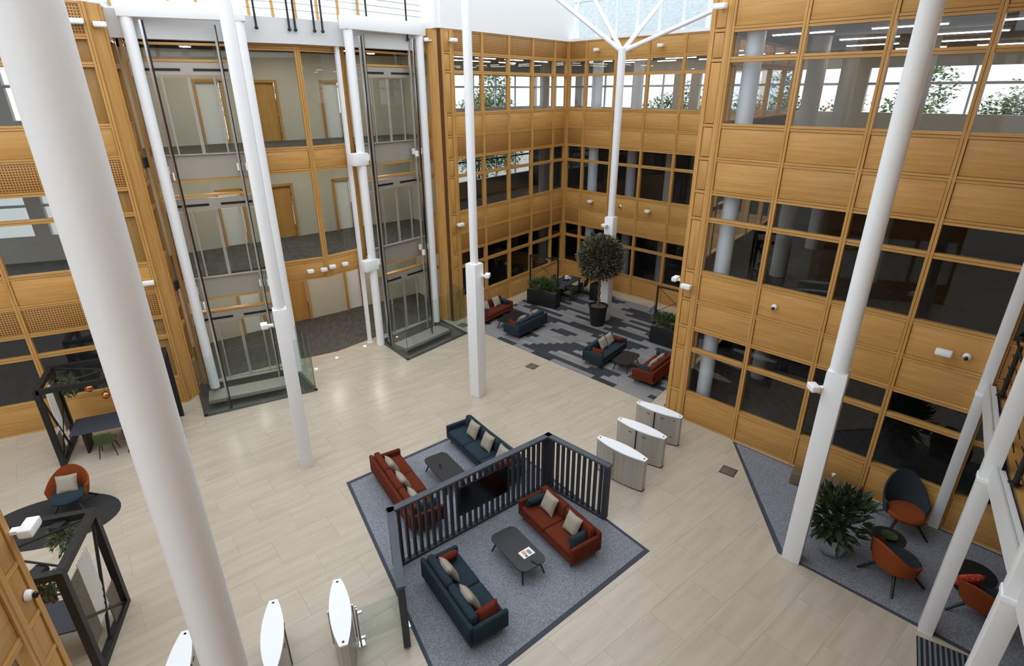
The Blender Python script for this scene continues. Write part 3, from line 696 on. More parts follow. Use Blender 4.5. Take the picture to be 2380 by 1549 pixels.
# carpet of light and dark planks in the back bay
cz = thing('plank_carpet', 'grey carpet of light and dark planks in the recessed back bay', 'carpet', Rp(-6, 4, 0))
n_ = 0; o0 = Rp(-6, 4); rzp = rz_of(AD); L0, W0 = 1.0, .25
q0 = Rp(-1.45, .06)
sk = AD.dot(RD)
Ldk = {}
rzp = rz_of(RD)
for i in range(31):
    n0 = .1 + W0 * i
    left = -(AB - Rb).dot(RN)
    # left limit follows the back-left facade
    pl = isect(Rp(0, n0 + W0 / 2), RD, AB - AN * .75, AD); ul = (pl - Rb).dot(RD); pr2 = isect(Rp(0, n0 + W0 / 2), RD, R0 + AN * .62, AD); ur = min((pr2 - Rb).dot(RD), 8)
    off = ((i * 7) % 4) * .25
    u = ul - off
    prev = False
    while u < ur:
        a_, b_ = max(u, ul), min(u + L0, ur)
        if b_ - a_ > .12:
            um_ = (a_ + b_) / 2; mid = Rp(um_, n0 + W0 / 2)
            dark = random.random() < (.58 if (i // 2 + int(u)) % 3 == 0 else .30)
            if n_ < 290: bx('carpet_plank', (round(b_ - a_, 2), W0 * .985, .012), (mid.x - o0.x, mid.y - o0.y, .008), 'plank_dark' if dark else 'plank_light', cz, rzp); n_ += 1
            else:
                if n_ == 290: rb_ = {True: FB(), False: FB()}; n_ += 400
                rb_[dark].add((b_ - a_, W0 * .985, .012), (mid.x - o0.x, mid.y - o0.y, .008), rzp)
        u += L0
if n_ > 298:
    for dk in (True, False): o = rb_[dk].build('carpet_plank_rest', 'plank_dark' if dk else 'plank_light', cz); o['kind'] = 'stuff'
b = MB(); b.prism([Vector((12 and 0, 0, 0)) + Vector((1.45 * math.cos(2 * PI * k / 40) , .98 * math.sin(2 * PI * k / 40), 0)) for k in range(40)], .001, .012)
oc = at(122, 1212); o = b.build('oval_rug', 'rug_dark', None, (oc.x, oc.y, 0), rz_of(dv(75))); tag(o, 'dark charcoal oval rug under the orange armchair', 'rug')
# ribbed entrance mat
mp_ = thing('entrance_mat', 'ribbed black and grey entrance mat in the lower right corner', 'mat', at(2140, 1483)); e1 = at(2245, 1525) - at(2140, 1483); e2 = at(2133, 1549) - at(2140, 1483)
L1, L2 = 1.5, 1.6; u1, u2 = e1.normalized(), dv(-142)
bx('base', (L1, L2, .008), tuple(u1 * L1 / 2 + u2 * L2 / 2 + Vector((0, 0, .005))), 'mat_dark', mp_, rz_of(u1))
for i in range(18): q = u1 * (.04 + i * L1 / 18) + u2 * L2 / 2; bx('rib', (.035, L2, .012), (q.x, q.y, .008), 'mat_light', mp_, rz_of(u1))
for x, y, lab in ((1237, 852, 'small grey floor box cover in front of the plank carpet'), (1693, 1096, 'brown floor box cover between turnstiles and grey carpet'), (1076, 756, 'dark floor box cover beside the right lift glass')):
    p = at(x, y); t = thing('floor_box', lab, 'floor box', p, rz_of(AD), 'floor box covers'); bx('lid', (.34, .34, .012), (0, 0, .007), 'drain_brown', t, bev=.003); bx('trim', (.40, .40, .006), (0, 0, .004), 'steel_dark', t)

# ------------------------------------------------------------------ seating
def rbox(name, size, loc, m, parent, bev=.05, seg=3, rot=None):
    b = MB(); b.box(size, (0, 0, 0), rot, bev=min(bev, min(size) * .45), seg=seg); return b.build(name, m, parent, loc, smooth=True)
def face(az): return PI - rad(az)
def sofa(c, az, L, seats, m, label, group):
    t = thing('sofa', label, 'sofa', (c[0], c[1], .012), face(az), group); D = .86; aw = .10
    rbox('base', (L, D, .12), (0, 0, .23), m, t, .03)
    sw = (L - 2 * aw) / seats
    for i in range(seats):
        x = -L / 2 + aw + sw * (i + .5)
        rbox('seat_cushion', (sw - .01, D - .20, .16), (x, -.09, .36), m, t, .045)
        rbox('back_cushion', (sw - .01, .17, .36), (x, D / 2 - .19, .59), m, t, .06, rot=Matrix.Rotation(rad(-7), 3, 'X'))
    rbox('back', (L, .10, .44), (0, D / 2 - .05, .44), m, t, .035)
    for s in (-1, 1): rbox('arm', (aw, D, .33), (s * (L / 2 - aw / 2), 0, .42), m, t, .035)
    for sx in (-1, 1):
        for sy in (-1, 1):
            b = MB(); b.tube([(sx * (L / 2 - .16), sy * (D / 2 - .12), .18), (sx * (L / 2 - .12), sy * (D / 2 - .08), 0)], .018, 8, .011); b.build('leg', 'black_metal', t, smooth=True)
    return t
def pillow_mesh(w, h, th, m):
    b = MB(); n = 10; top = []; bot = []
    for i in range(n + 1):
        r1, r2 = [], []
        for j in range(n + 1):
            a, c_ = i / n * 2 - 1, j / n * 2 - 1
            k = max(0, (1 - a ** 4) * (1 - c_ ** 4)) ** .6
            px_, py_ = a * w / 2 * (1 - .07 * (1 - abs(c_)) * abs(a)), c_ * h / 2 * (1 - .07 * (1 - abs(a)) * abs(c_))
            r1.append(b.bm.verts.new((px_, th / 2 * k + .004, py_)))
            r2.append(r1[-1] if False else b.bm.verts.new((px_, -th / 2 * k - .004, py_)))
        top.append(r1); bot.append(r2)
    for g_ in (top, bot):
        for i in range(n):
            for j in range(n): b.bm.faces.new((g_[i][j], g_[i + 1][j], g_[i + 1][j + 1], g_[i][j + 1]))
    bmesh.ops.bridge_loops(b.bm, edges=[e for e in b.bm.edges if e.is_boundary])
    return b.mesh('cushion', m, True)
_pm = {}
def cushion(c, az, sx, sy, z, m, label, group, kind='square', tilt=22, spin=0):
    """c, az of the sofa; sx along it, sy depth in its frame"""
    k = (kind, m)
    if k not in _pm: _pm[k] = pillow_mesh(.46, .46, .17, m) if kind == 'square' else pillow_mesh(.52, .26, .17, m)
    o = bpy.data.objects.new('cushion', _pm[k]); C.objects.link(o); th = face(az)
    R_ = Matrix.Rotation(th, 4, 'Z'); p = R_ @ Vector((sx, sy, 0))
    o.matrix_world = Matrix.Translation((c[0] + p.x, c[1] + p.y, z)) @ R_ @ Matrix.Rotation(rad(spin), 4, 'Z') @ Matrix.Rotation(rad(-tilt), 4, 'X') @ Matrix.Rotation(random.uniform(-.08, .08), 4, 'Y')
    return tag(o, label, 'cushion', group)
G1 = 'sofas of the central lounge'; G2 = 'sofas in the back bay'; GC = 'scatter cushions'
S1 = (1.05, 10.19); S2 = (-1.01, 8.27); S3 = (-2.73, 11.54); S4 = (-.80, 13.15)
def row(S, az, L, xs, m, txt, z=.66):
    for i, x in enumerate(xs): cushion(S, az, x, .06, z, m, txt[i], GC, tilt=26)
def ends(S, az, L, which, m, txt):
    for i, s in enumerate(which): cushion(S, az, s * (L / 2 - .23), -.08, .575, m, txt[i], GC, 'bolster', tilt=24, spin=90 * s)
sofa(S1, 235.5, 2.02, 2, 'orange_fabric', 'rust orange two-seat sofa at the right side of the front lounge', G1)
row(S1, 235.5, 2, (-.42, .42), 'linen', ('beige cushion on the front orange sofa, farther one', 'beige cushion on the front orange sofa, nearer one')[::-1])
ends(S1, 235.5, 2.02, (-1, 1), 'teal_fabric', ('teal bolster against the near arm of the front orange sofa', 'teal bolster at the far arm of the front orange sofa by the screen'))
sofa(S2, 55.9, 2.06, 2, 'teal_fabric', 'dark teal two-seat sofa at the left side of the front lounge', G1)
row(S2, 55.9, 2, (-.42, .42), 'linen', ('beige cushion on the front teal sofa, farther one', 'beige cushion on the front teal sofa, nearer one'))
ends(S2, 55.9, 2.06, (-1, 1), 'orange_fabric', ('orange bolster at the far arm of the front teal sofa', 'orange bolster against the near arm of the front teal sofa'))
sofa(S3, 57.5, 2.8, 3, 'orange_fabric', 'long rust orange three-seat sofa behind the slatted screen', G1)
row(S3, 57.5, 2.8, (-.85, -.1, .65), 'linen', ('beige cushion on the long orange sofa, beside the teal bolster', 'middle beige cushion on the long orange sofa', 'beige cushion on the long orange sofa, nearest the screen'))
ends(S3, 57.5, 2.8, (-1,), 'teal_fabric', ('teal bolster at the far arm of the long orange sofa',))
sofa(S4, 235.0, 2.8, 3, 'teal_fabric', 'long dark teal three-seat sofa behind the slatted screen', G1)
row(S4, 235.0, 2.8, (.85, .1, -.65), 'linen', ('beige cushion on the long teal sofa, beside the orange bolster', 'middle beige cushion on the long teal sofa', 'beige cushion on the long teal sofa, nearest the screen'))
ends(S4, 235.0, 2.8, (1,), 'orange_fabric', ('orange bolster at the far arm of the long teal sofa',))
S5 = (-.88, 24.1); S6 = (.60, 22.45); S7 = (3.61, 19.74); S8 = (5.2, 18.22)
sofa(S5, 127, 2.0, 2, 'orange_fabric', 'rust orange sofa against the back-left oak wall', G2)
row(S5, 127, 2, (-.45, .35), 'linen', ('beige cushion at the right end of the orange sofa by the back-left wall', 'beige cushion half hidden by the slender column'))
ends(S5, 127, 2, (-1, 1), 'teal_fabric', ('teal bolster at the right arm of the orange sofa by the back-left wall', 'teal bolster behind the slender column'))
sofa(S6, -50, 2.0, 2, 'teal_fabric', 'teal sofa seen from behind beside the slender column', G2)
row(S6, -50, 2, (-.45, .4), 'linen', ('beige cushion at the right end of the teal sofa seen from behind', 'beige cushion at the left end of the teal sofa seen from behind')); ends(S6, -50, 2, (-1, 1), 'orange_fabric', ('orange bolster at the right arm of the teal sofa seen from behind', 'orange bolster at the left arm of the teal sofa seen from behind'))
sofa(S7, 128, 2.0, 2, 'teal_fabric', 'teal sofa in front of the potted tree', G2)
row(S7, 128, 2, (-.1, .42), 'linen', ('beige cushion in the middle of the teal sofa by the potted tree', 'beige cushion on the near half of the teal sofa by the potted tree')); ends(S7, 128, 2, (-1, 1), 'orange_fabric', ('orange bolster at the far arm of the teal sofa by the potted tree', 'orange bolster at the near arm of the teal sofa by the potted tree'))
sofa(S8, -50.5, 2.0, 2, 'orange_fabric', 'orange sofa seen from behind beside the oak corner pier', G2)
row(S8, -50.5, 2, (-.1, .42), 'linen', ('beige cushion on the far half of the orange sofa beside the oak pier', 'beige cushion on the near half of the orange sofa beside the oak pier')); ends(S8, -50.5, 2, (-1, 1), 'teal_fabric', ('teal bolster at the far arm of the orange sofa beside the oak pier', 'teal bolster at the near arm of the orange sofa beside the oak pier'))

def coffee(c, az, label, L=1.3, Wd=.68):
    t = thing('coffee_table', label, 'table', (c[0], c[1], .012), rz_of(dv(az)), 'black coffee tables')
    b = MB(); pts = []
    for sx, sy, a0 in ((1, 1, 0), (-1, 1, 90), (-1, -1, 180), (1, -1, 270)):
        for k in range(7): a = rad(a0 + 15 * k); pts.append(((L / 2 - .17) * sx + .17 * math.cos(a), (Wd / 2 - .17) * sy + .17 * math.sin(a)))
    b.prism(pts, .375, .40); b.build('top', 'table_black', t)
    for sx in (-1, 1):
        for sy in (-1, 1): b = MB(); b.tube([(sx * (L / 2 - .2), sy * (Wd / 2 - .14), .375), (sx * (L / 2 - .06), sy * (Wd / 2 - .05), 0)], .024, 8, .016); b.build('leg', 'black_metal', t, smooth=True)
    return t
coffee((.1, 9.42), 145, 'black coffee table with rounded corners and a magazine, front lounge')
coffee((-1.8, 12.32), 145, 'black coffee table between the two long sofas')
coffee((-.03, 23.1), 37, 'black coffee table between orange and teal sofas near the slender column', 1.4)
coffee((4.28, 18.93), 36, 'black coffee table between teal and orange sofas near the oak pier', 1.15)
p = at(1224, 1286, .42); t = thing('magazine', 'open white printed magazine on the front coffee table', 'magazine', (p.x, p.y, .413), rz_of(dv(52)))
bx('pages', (.30, .22, .012), (0, 0, .006), 'paper', t); bx('picture', (.08, .12, .002), (-.05, .02, .013), 'print_orange', t); bx('picture', (.08, .13, .002), (.06, -.01, .013), 'print_blue', t); bx('text_block', (.05, .05, .002), (-.06, -.07, .013), 'table_slate', t)
p = at(1244, 1308, .42); o = rbox('remote_control', (.045, .19, .022), (p.x, p.y, .424), 'black_metal', None, .006); o.rotation_euler = (0, 0, 1.0); tag(o, 'slim black remote control beside the magazine', 'remote')
p = at(1024, 1085, .42); o = rbox('remote_control', (.045, .19, .022), (p.x, p.y, .424), 'lens_black', None, .006); o.rotation_euler = (0, 0, .3); tag(o, 'black remote control on the table between the long sofas', 'remote')

# ------------------------------------------------------------------ slatted screen with television
K0 = Vector((-2.55, 9.28, 0)); K1 = Vector((.91, 12.03, 0)); K2 = Vector((2.22, 10.78, 0)); K3 = Vector((-1.99, 7.36, 0))
sn = thing('slatted_screen', 'dark slate slatted screen enclosing the front lounge on three sides', 'screen', K0)
HS = 1.58
for p, q in ((K0, K1), (K1, K2), (K0, K3)):
    e = q - p; L = e.length; d = e.normalized(); rz = rz_of(d); mid = (p + q) / 2 - K0
    bx('top_rail', (L + .16, .16, .06), (mid.x, mid.y, HS), 'screen_slate', sn, rz, bev=.004); bx('bottom_rail', (L, .12, .06), (mid.x, mid.y, .045), 'slat_slate', sn, rz, bev=.004)
    n = round(L / .165)
    for i in range(n + 1):
        w_ = p + d * (L * i / n) - K0; bx('slat' if 0 < i < n else 'post', (.055 if 0 < i < n else .12, .08 if 0 < i < n else .13, HS - .09), (w_.x, w_.y, .06 + (HS - .09) / 2), 'slat_slate', sn, rz)
tvd = (K1 - K0).normalized(); tvn = Vector((tvd.y, -tvd.x, 0)); q = K0 + tvd * 2.32 + tvn * .10
tv = thing('television', 'large black flat television on the slatted screen', 'television', (q.x, q.y, 1.0), rz_of(tvd))
sg = -1
tvb = bx('body', (1.38, .05, .78), (0, 0, 0), 'black_metal', tv, bev=.006); bx('display', (1.34, .006, .74), (0, sg * .027, .01), 'tv_black', tvb); bx('wall_bracket', (.4, .02, .3), (0, .034, 0), 'black_slot', tv)

# ------------------------------------------------------------------ turnstiles
def turnstile(p, q, label, group, slots=True, zt=.98):
    c = (p + q) / 2; e = q - p; L = e.length; t = thing('turnstile', label, 'turnstile', (c.x, c.y, 0), rz_of(e), group)
    def lens(L_, w_, n=12):
        a = [(-L_ / 2 + L_ * i / n, (w_ / 2) * (1 - (2 * i / n - 1) ** 2) * .86 + .07) for i in range(n + 1)]
        return a + [(x, -y) for x, y in reversed(a)]
    b = MB(); b.prism(lens(L - .03, .26), .03, zt - .03); b.build('body', 'steel', t)
    b = MB(); b.prism(lens(L - .02, .24), 0, .035); b.build('plinth', 'black_metal', t)
    b = MB(); b.prism(lens(L, .28), zt - .03, zt); lid_ = b.build('lid', 'white_paint', t)
    for s in (-1, 1): b = MB(); b.lathe([(.022, 0), (.022, .006)], 12, (s * (L / 2 - .07), 0, zt)); b.build('sensor', 'lens_black', lid_)
    if slots:
        for sd in (-1, 1):
            bx('gate_gap', (.03, .012, zt - .08), (-.05, sd * .193, zt / 2), 'black_slot', t)
            for x in (-.52, -.25, .18, .48): bx('slot', (.10, .008, .018), (x, sd * (.193 - .35 * x * x * .9), zt - .16), 'black_slot', t)
            bx('slot', (.13, .01, .018), (.45, sd * .128, .28), 'black_slot', t)
    else:
        for sd in (-1, 1): b = MB(); b.tube([(-.12, sd * .215, .06), (-.12, sd * .215, zt - .08)], .016, 8); b.build('gate_post', 'chrome', t, smooth=True)
    return t
GT = 'steel speed gates'
turnstile(at(1391, 1015, .98), at(1503, 1070, .98), 'steel turnstile with white lid nearest the slatted screen', GT, False)
turnstile(at(1438, 972, .98), at(1548, 1018, .98), 'middle steel turnstile of the three beside the oak pier', GT)
turnstile(at(1482, 934, .98), at(1586, 970, .98), 'steel turnstile nearest the oak pier', GT)
a_ = at(783, 1347, .98); turnstile(a_, a_ + dv(160) * 1.5, 'white-lidded turnstile beside the glass gate at the bottom', GT, False)
a_ = at(635, 1395, .98); turnstile(a_, a_ + dv(160) * 1.5, 'white-lidded turnstile at the bottom, right of the big column', GT)
a_ = at(432, 1466, .98); turnstile(a_, a_ + dv(162) * 1.5, 'white-lidded turnstile at the bottom, left of the big column', GT)
ga, gb = at(840, 1498), at(945, 1455); e = gb - ga
gt = thing('glass_gate', 'low glass gate with steel posts beside the slatted screen', 'gate', ga, rz_of(e))
bx('pane', (e.length - .1, .014, .86), (e.length / 2, 0, .49), 'glass_green', gt)
for x in (.0, e.length): 
    for dy in (-.03, .03): b = MB(); b.tube([(x, dy, .02), (x, dy, .95)], .016, 8); b.build('post', 'chrome', gt, smooth=True)
    bx('base_plate', (.14, .14, .015), (x, 0, .008), 'chrome', gt)
    for z in (.15, .8): bx('clamp', (.09, .05, .04), (x + (.05 if x == 0 else -.05), 0, z), 'chrome', gt)
p = at(1546, 944); st = thing('wall_gate_arm', 'slim glass wing with a steel foot beside the oak pier base', 'barrier', p, rz_of(-AD))
b = MB(); b.tube([(0, 0, 0), (0, 0, .06)], .03, 10); b.build('foot', 'black_metal', st); b = MB(); b.tube([(0, 0, .05), (-.42, 0, .95)], .012, 8); b.build('brace', 'steel_dark', st); bx('pane', (.38, .01, .8), (-.24, 0, .42), 'glass_clear', st)

# ------------------------------------------------------------------ planting
def foliage(b, n, c, r, L, w, up=.3, shell=.5):
    for _ in range(n):
        v = Vector((random.gauss(0, 1), random.gauss(0, 1), random.gauss(0, 1))).normalized() * random.uniform(shell, 1) ** .7
        p = Vector((c[0] + v.x * r[0], c[1] + v.y * r[1], c[2] + v.z * r[2])); d = v + Vector((random.uniform(-.7, .7), random.uniform(-.7, .7), random.uniform(-.4, .6) + up))
        b.leaf(p, d, (random.uniform(-.4, .4), random.uniform(-.4, .4), 1), L * random.uniform(.7, 1.2), w * random.uniform(.8, 1.2))
p = Vector((3.80, 23.15, 0))
t = thing('potted_tree', 'round-headed indoor tree in a black pot on the plank carpet', 'tree', (p.x, p.y, .014))
b = MB(); b.lathe([(.30, 0), (.40, .86), (.44, .88), (.44, .92), (.38, .92), (.37, .84)], 28); b.build('pot', 'pot_black', t, smooth=True)
b = MB(); b.lathe([(.375, .80), (.375, .845)], 24); b.build('soil', 'soil', t)
for dx, ph in ((.03, 0), (-.03, 2)):
    b = MB(); b.tube([(dx * math.cos(z * 3 + ph) * 1.6, dx * math.sin(z * 3 + ph) * 1.6, .84 + z * .16) for z in range(10)], .055, 8, .035); b.build('trunk', 'bark', t, smooth=True)
b = MB(); random.seed(11)
for _ in range(9):
    a = random.uniform(0, 2 * PI); b.tube([(0, 0, 2.1), (.55 * math.cos(a), .55 * math.sin(a), 2.9 + random.uniform(-.3, .6))], .03, 6, .01)
b.build('branches', 'bark', t)
b = MB()
foliage(b, 4200, (0, 0, 3.08), (.98, .98, .95), .17, .045, .1, .35)
o = b.build('foliage', 'leaf_olive', t); o['kind'] = 'stuff'

def planter(p, q, label, dirback, hfr=2.4, lamp=True, dep=.5, nleaf=900):
    e = q - p; L = e.length; d = e.normalized(); rz = rz_of(d); n = Vector((-d.y, d.x, 0)); n = n if n.dot(dirback) > 0 else -n
    sg = 1 if n.dot(Vector((-d.y, d.x, 0))) > 0 else -1
    t = thing('framed_planter', label, 'planter', (p.x, p.y, .014), rz, 'black framed planters')
    bx('trough', (L, dep, .74), (L / 2, sg * dep / 2, .37), 'black_metal', t, bev=.008); bx('soil', (L - .06, dep - .06, .02), (L / 2, sg * dep / 2, .745), 'soil', t)
    for x in (.03, L - .03): bx('post', (.06, .06, hfr), (x, sg * dep / 2, hfr / 2 ), 'black_metal', t)
    bx('top_bar', (L, .06, .06), (L / 2, sg * dep / 2, hfr - .03), 'black_metal', t)
    for a, c_ in (((.05, .8), (L - .05, hfr - .05)), ((L - .05, .8), (.05, hfr - .05))): b = MB(); b.tube([(a[0], sg * dep / 2, a[1] + .5), (c_[0], sg * dep / 2, c_[1])], .012, 6); b.build('brace', 'black_metal', t)
    b = MB(); foliage(b, nleaf, (L / 2, sg * dep / 2, 1.0), (L / 2 + .08, dep / 2 + .12, .30), .15, .04, .5, .3); o = b.build('foliage', 'leaf_green', t); o['kind'] = 'stuff'
    return t
pa, pb = at(1224.6, 706), at(1289.7, 720)
planter(pa, pb, 'black planter box with leafy plants and frame beside the meeting table', dv(35))
pc, pd = at(1508, 796), at(1567, 814.6)
planter(pc, pd + (pd - pc) * .45, 'black planter box with leafy plants and frame beside the oak pier', dv(40))
def lampshade(p, z, label):
    t = thing('cone_lamp', label, 'lamp', (p.x, p.y, z)); b = MB(); b.lathe([(.20, 0), (.205, .01), (.03, .27), (.02, .30)], 20); b.build('shade', 'table_slate', t, smooth=True)
    b = MB(); b.tube([(0, 0, .3), (0, 0, .45)], .008, 6); b.build('stem', 'black_metal', t); b = MB(); b.tube([(0, 0, -z + .014), (0, 0, .02)], .015, 8); b.build('pole', 'black_metal', t); b = MB(); b.lathe([(.13, -z + .014), (.13, -z + .03)], 18); b.build('foot', 'black_metal', t)
q = pa + (pb - pa) * .30 + dv(35) * .95; lampshade(q, zabove((1249, 652), q) - .13, 'grey cone lampshade behind the planter near the meeting table')
q = pc - (pd - pc).normalized() * .18 + dv(40) * .55; lampshade(q, zabove((1508, 718), q) - .13, 'grey cone lampshade at the left end of the planter by the oak pier')
# meeting table with chairs
td = Vector((2.62, 27.05, 0)); tr = rz_of(dv(35))
t = thing('meeting_table', 'long slate-topped meeting table between the planters in the back corner', 'table', (td.x, td.y, .012), tr)
rbox('top', (2.1, .95, .04), (0, 0, .72), 'table_slate', t, .01)
for sx in (-1, 1):
    for sy in (-1, 1): bx('leg', (.06, .06, .70), (sx * .95, sy * .38, .35), 'black_metal', t)
bx('tray', (.36, .26, .03), (.25, .12, .755), 'black_metal', None).location
for o in [o for o in bpy.data.objects if o.name.startswith('tray')]:
    q = Vector((td.x, td.y, 0)) + dv(35) * .3; o.location = (q.x, q.y, .768); o.rotation_euler = (0, 0, tr); tag(o, 'black tray on the meeting table', 'tray')
q = td + dv(35) * .3; t = thing('tea_set', 'small white crockery stack on the meeting table tray', 'crockery', (q.x, q.y, .784))
b = MB(); b.lathe([(.07, 0), (.12, .06), (.12, .08)], 16); b.build('bowl', 'white_paint', t, smooth=True); b = MB(); b.lathe([(.05, .08), (.10, .15), (.11, .18), (.06, .20)], 16); b.build('pot', 'white_paint', t, smooth=True); b = MB(); b.lathe([(.05, 0), (.07, .10), (.06, .10)], 14, (.16, .03, 0)); b.build('cup', 'white_paint', t, smooth=True)
def chair(p, az, m, label, group, parent=None):
    t = thing('shell_chair', label, 'chair', (p.x, p.y, .012), face(az), group)
    rbox('seat', (.46, .44, .06), (0, 0, .45), m, t, .025); rbox('backrest', (.44, .05, .34), (0, .22, .64), m, t, .022, rot=Matrix.Rotation(rad(-10), 3, 'X'))
    for sx in (-1, 1):
        for sy in (-1, 1): b = MB(); b.tube([(sx * .14, sy * .14, .44), (sx * .22, sy * .22, 0)], .016, 8, .011); b.build('leg', 'black_metal', t, smooth=True)
    return t
for i, (sx, sy, mm, lb) in enumerate(((-.6, -1, 'green_fabric', 'olive green chair at the near end of the meeting table'), (.1, -1, 'dark_teal_fabric', 'dark blue chair at the near side of the meeting table'), (.75, -1, 'green_fabric', 'olive green chair at the far end of the meeting table, near side'), (-.5, 1, 'dark_teal_fabric', 'dark chair behind the meeting table by the planter'), (.5, 1, 'green_fabric', 'olive chair behind the meeting table by the wall'))):
    q = td + dv(35) * sx + dv(125) * (-sy * .66); chair(q, 125 + (180 if sy < 0 else 0), mm, lb, 'meeting table chairs')
q = Vector((4.25, 26.5, 0)); t = thing('tall_planter', 'tall black square planter with a bushy plant in the back corner', 'planter', (q.x, q.y, .014))
bx('pot', (.55, .55, .8), (0, 0, .4), 'pot_black', t, rz_of(AD), bev=.01); b = MB(); b.tube([(0, 0, .8), (0, 0, 2.2)], .03, 8, .015); b.build('stem', 'bark_dark', t)
q2 = at(1335, 690) - at(1352, 690)
b = MB(); foliage(b, 1500, (-.35, .1, 2.1), (.6, .6, 1.1), .18, .05, .3, .2); o = b.build('foliage', 'leaf_dark', t); o['kind'] = 'stuff'

# ------------------------------------------------------------------ right-hand armchairs
def armchair(p, az, mo, ms, label, group='tub armchairs', sc_=1.0, hb=.30):
    t = thing('tub_armchair', label, 'armchair', (p[0], p[1], .012), face(az), group)
    # wrap-around shell: profile swept round the back
    b = MB(); n = 20; rings = []
    for i in range(n + 1):
        a = rad(-108 + 216 * i / n); ca = math.cos(a)
        h = .58 + hb * max(0, math.cos(a)) ** 1.6 - .0
        out = 1 + .10 * max(0, ca)
        x, y = .36 * math.sin(a), .33 * ca * 1.02
        ring = [(x * .80, y * .80, .34), (x * 1.02, y * 1.02, .36), (x * 1.13 * out, y * 1.13 * out + .03, h), (x * 1.05 * out, y * 1.05 * out + .03, h + .02), (x * .88, y * .88, .42)]
        rings.append([b.bm.verts.new(v) for v in ring])
    for i in range(n):
        for k in range(5): b.bm.faces.new((rings[i][k], rings[i + 1][k], rings[i + 1][(k + 1) % 5], rings[i][(k + 1) % 5]))
    b.bm.faces.new(rings[0]); b.bm.faces.new(list(reversed(rings[-1])))
    b.build('shell', mo, t, smooth=True)
    b = MB(); b.lathe([(.26, 0), (.33, .02), (.34, .07), (.30, .11), (.0001, .12)], 24, (0, -.06, .34), 1, 1.02); b.build('seat_cushion', ms, t, smooth=True)
    for sx in (-1, 1):
        for sy in (-1, 1): b = MB(); b.tube([(sx * .10, sy * .10, .36), (sx * .36, sy * .36, 0)], .034, 8, .020); b.build('leg', 'black_metal', t, smooth=True)
    if sc_ != 1: t.scale = (sc_,) * 3
    return t
armchair(at(2090, 1225), 195, 'dark_teal_fabric', 'rust_fabric', 'charcoal tub armchair with orange seat against the oak wall', sc_=1.2, hb=.5)
armchair(at(2068, 1345), 75, 'rust_fabric', 'dark_teal_fabric', 'orange tub armchair with charcoal seat at the carpet edge', sc_=1.2)
armchair(Rp(8.9, -1.1), 215, 'dark_teal_fabric', 'orange_fabric', 'charcoal armchair in the shade under the balcony', sc_=1.1)
A3 = at(2268, 1432); armchair(A3, 60, 'rust_fabric', 'dark_teal_fabric', 'orange armchair with a red cushion at the lower right', sc_=1.05)
cushion(A3, 60, .30, -.02, .66, 'red_print', 'small red patterned cushion on the lower right armchair', 'armchair cushions', 'bolster', tilt=10, spin=60)
def roundtable(p, r, h, label):
    t = thing('round_side_table', label, 'table', (p.x, p.y, .012), 0, 'round black side tables'); b = MB(); b.lathe([(r, h - .03), (r, h)], 30); b.build('top', 'table_black', t, smooth=True)
    b = MB(); b.lathe([(r * .75, 0), (r * .75, .02)], 26); b.build('base', 'black_metal', t); 
    for k in range(5): a = 2 * PI * k / 5; b = MB(); b.tube([(r * .7 * math.cos(a), r * .7 * math.sin(a), .02), (r * .9 * math.cos(a), r * .9 * math.sin(a), h - .03)], .012, 6); b.build('strut', 'black_metal', t)
    return t
rt = at(2053, 1285); roundtable(rt, .34, .45, 'round black side table between the two nearest armchairs')
t = thing('trinket_bowl', 'shallow dark green bowl on the round side table', 'bowl', (rt.x, rt.y, .463)); b = MB(); b.lathe([(.07, 0), (.17, .045), (.16, .045), (.07, .012)], 20); b.build('dish', 'leaf_dark', t, smooth=True)
roundtable(at(2250, 1368), .38, .42, 'low round black table in the shade under the balcony')
q = at(1928, 1283); t = thing('potted_plant', 'large leafy plant in a round grey pot on the side carpet', 'plant', (q.x, q.y, .012))
b = MB(); b.lathe([(.16, 0), (.24, .06), (.30, .20), (.29, .36), (.24, .46), (.21, .46), (.20, .40)], 26); b.build('pot', 'pot_grey', t, smooth=True); b = MB(); b.lathe([(.2, .38), (.2, .41)], 18); b.build('soil', 'soil', t)
b = MB(); random.seed(5)
for k in range(14):
    a = random.uniform(0, 2 * PI); R_ = random.uniform(.12, .42); zt = random.uniform(.8, 1.45); b.tube([(.05 * math.cos(a), .05 * math.sin(a), .4), (R_ * .6 * math.cos(a), R_ * .6 * math.sin(a), zt * .8), (R_ * math.cos(a), R_ * math.sin(a), zt)], .012, 6, .006)
b.build('stems', 'leaf_dark', t); b = MB(); foliage(b, 330, (0, 0, 1.05), (.50, .50, .62), .34, .065, .25, .15); o = b.build('foliage', 'leaf_dark', t); o['kind'] = 'stuff'
q1, q2 = at(1835, 1120), at(1990, 1175); e = q2 - q1; t = thing('low_bench', 'low wooden bench with a dark inset along the oak wall', 'bench', (q1.x, q1.y, .012), rz_of(e))
for x in (.16, e.length - .16): bx('block', (.32, .42, .34), (x, .10, .17), 'bench_wood', t, bev=.006)
bx('inset', (e.length - .64, .36, .26), (e.length / 2, .10, .15), 'black_metal', t); bx('shelf', (e.length - .64, .42, .03), (e.length / 2, .10, .32), 'bench_wood', t)
q = at(1937, 1105, .4); t = thing('cup', 'small white cup on the low wooden bench', 'cup', (q.x, q.y, .36)); b = MB(); b.lathe([(.03, 0), (.045, .08), (.038, .08), (.025, .01)], 14); b.build('body', 'white_paint', t, smooth=True); bx('handle', (.03, .01, .04), (.055, 0, .04), 'white_paint', t)

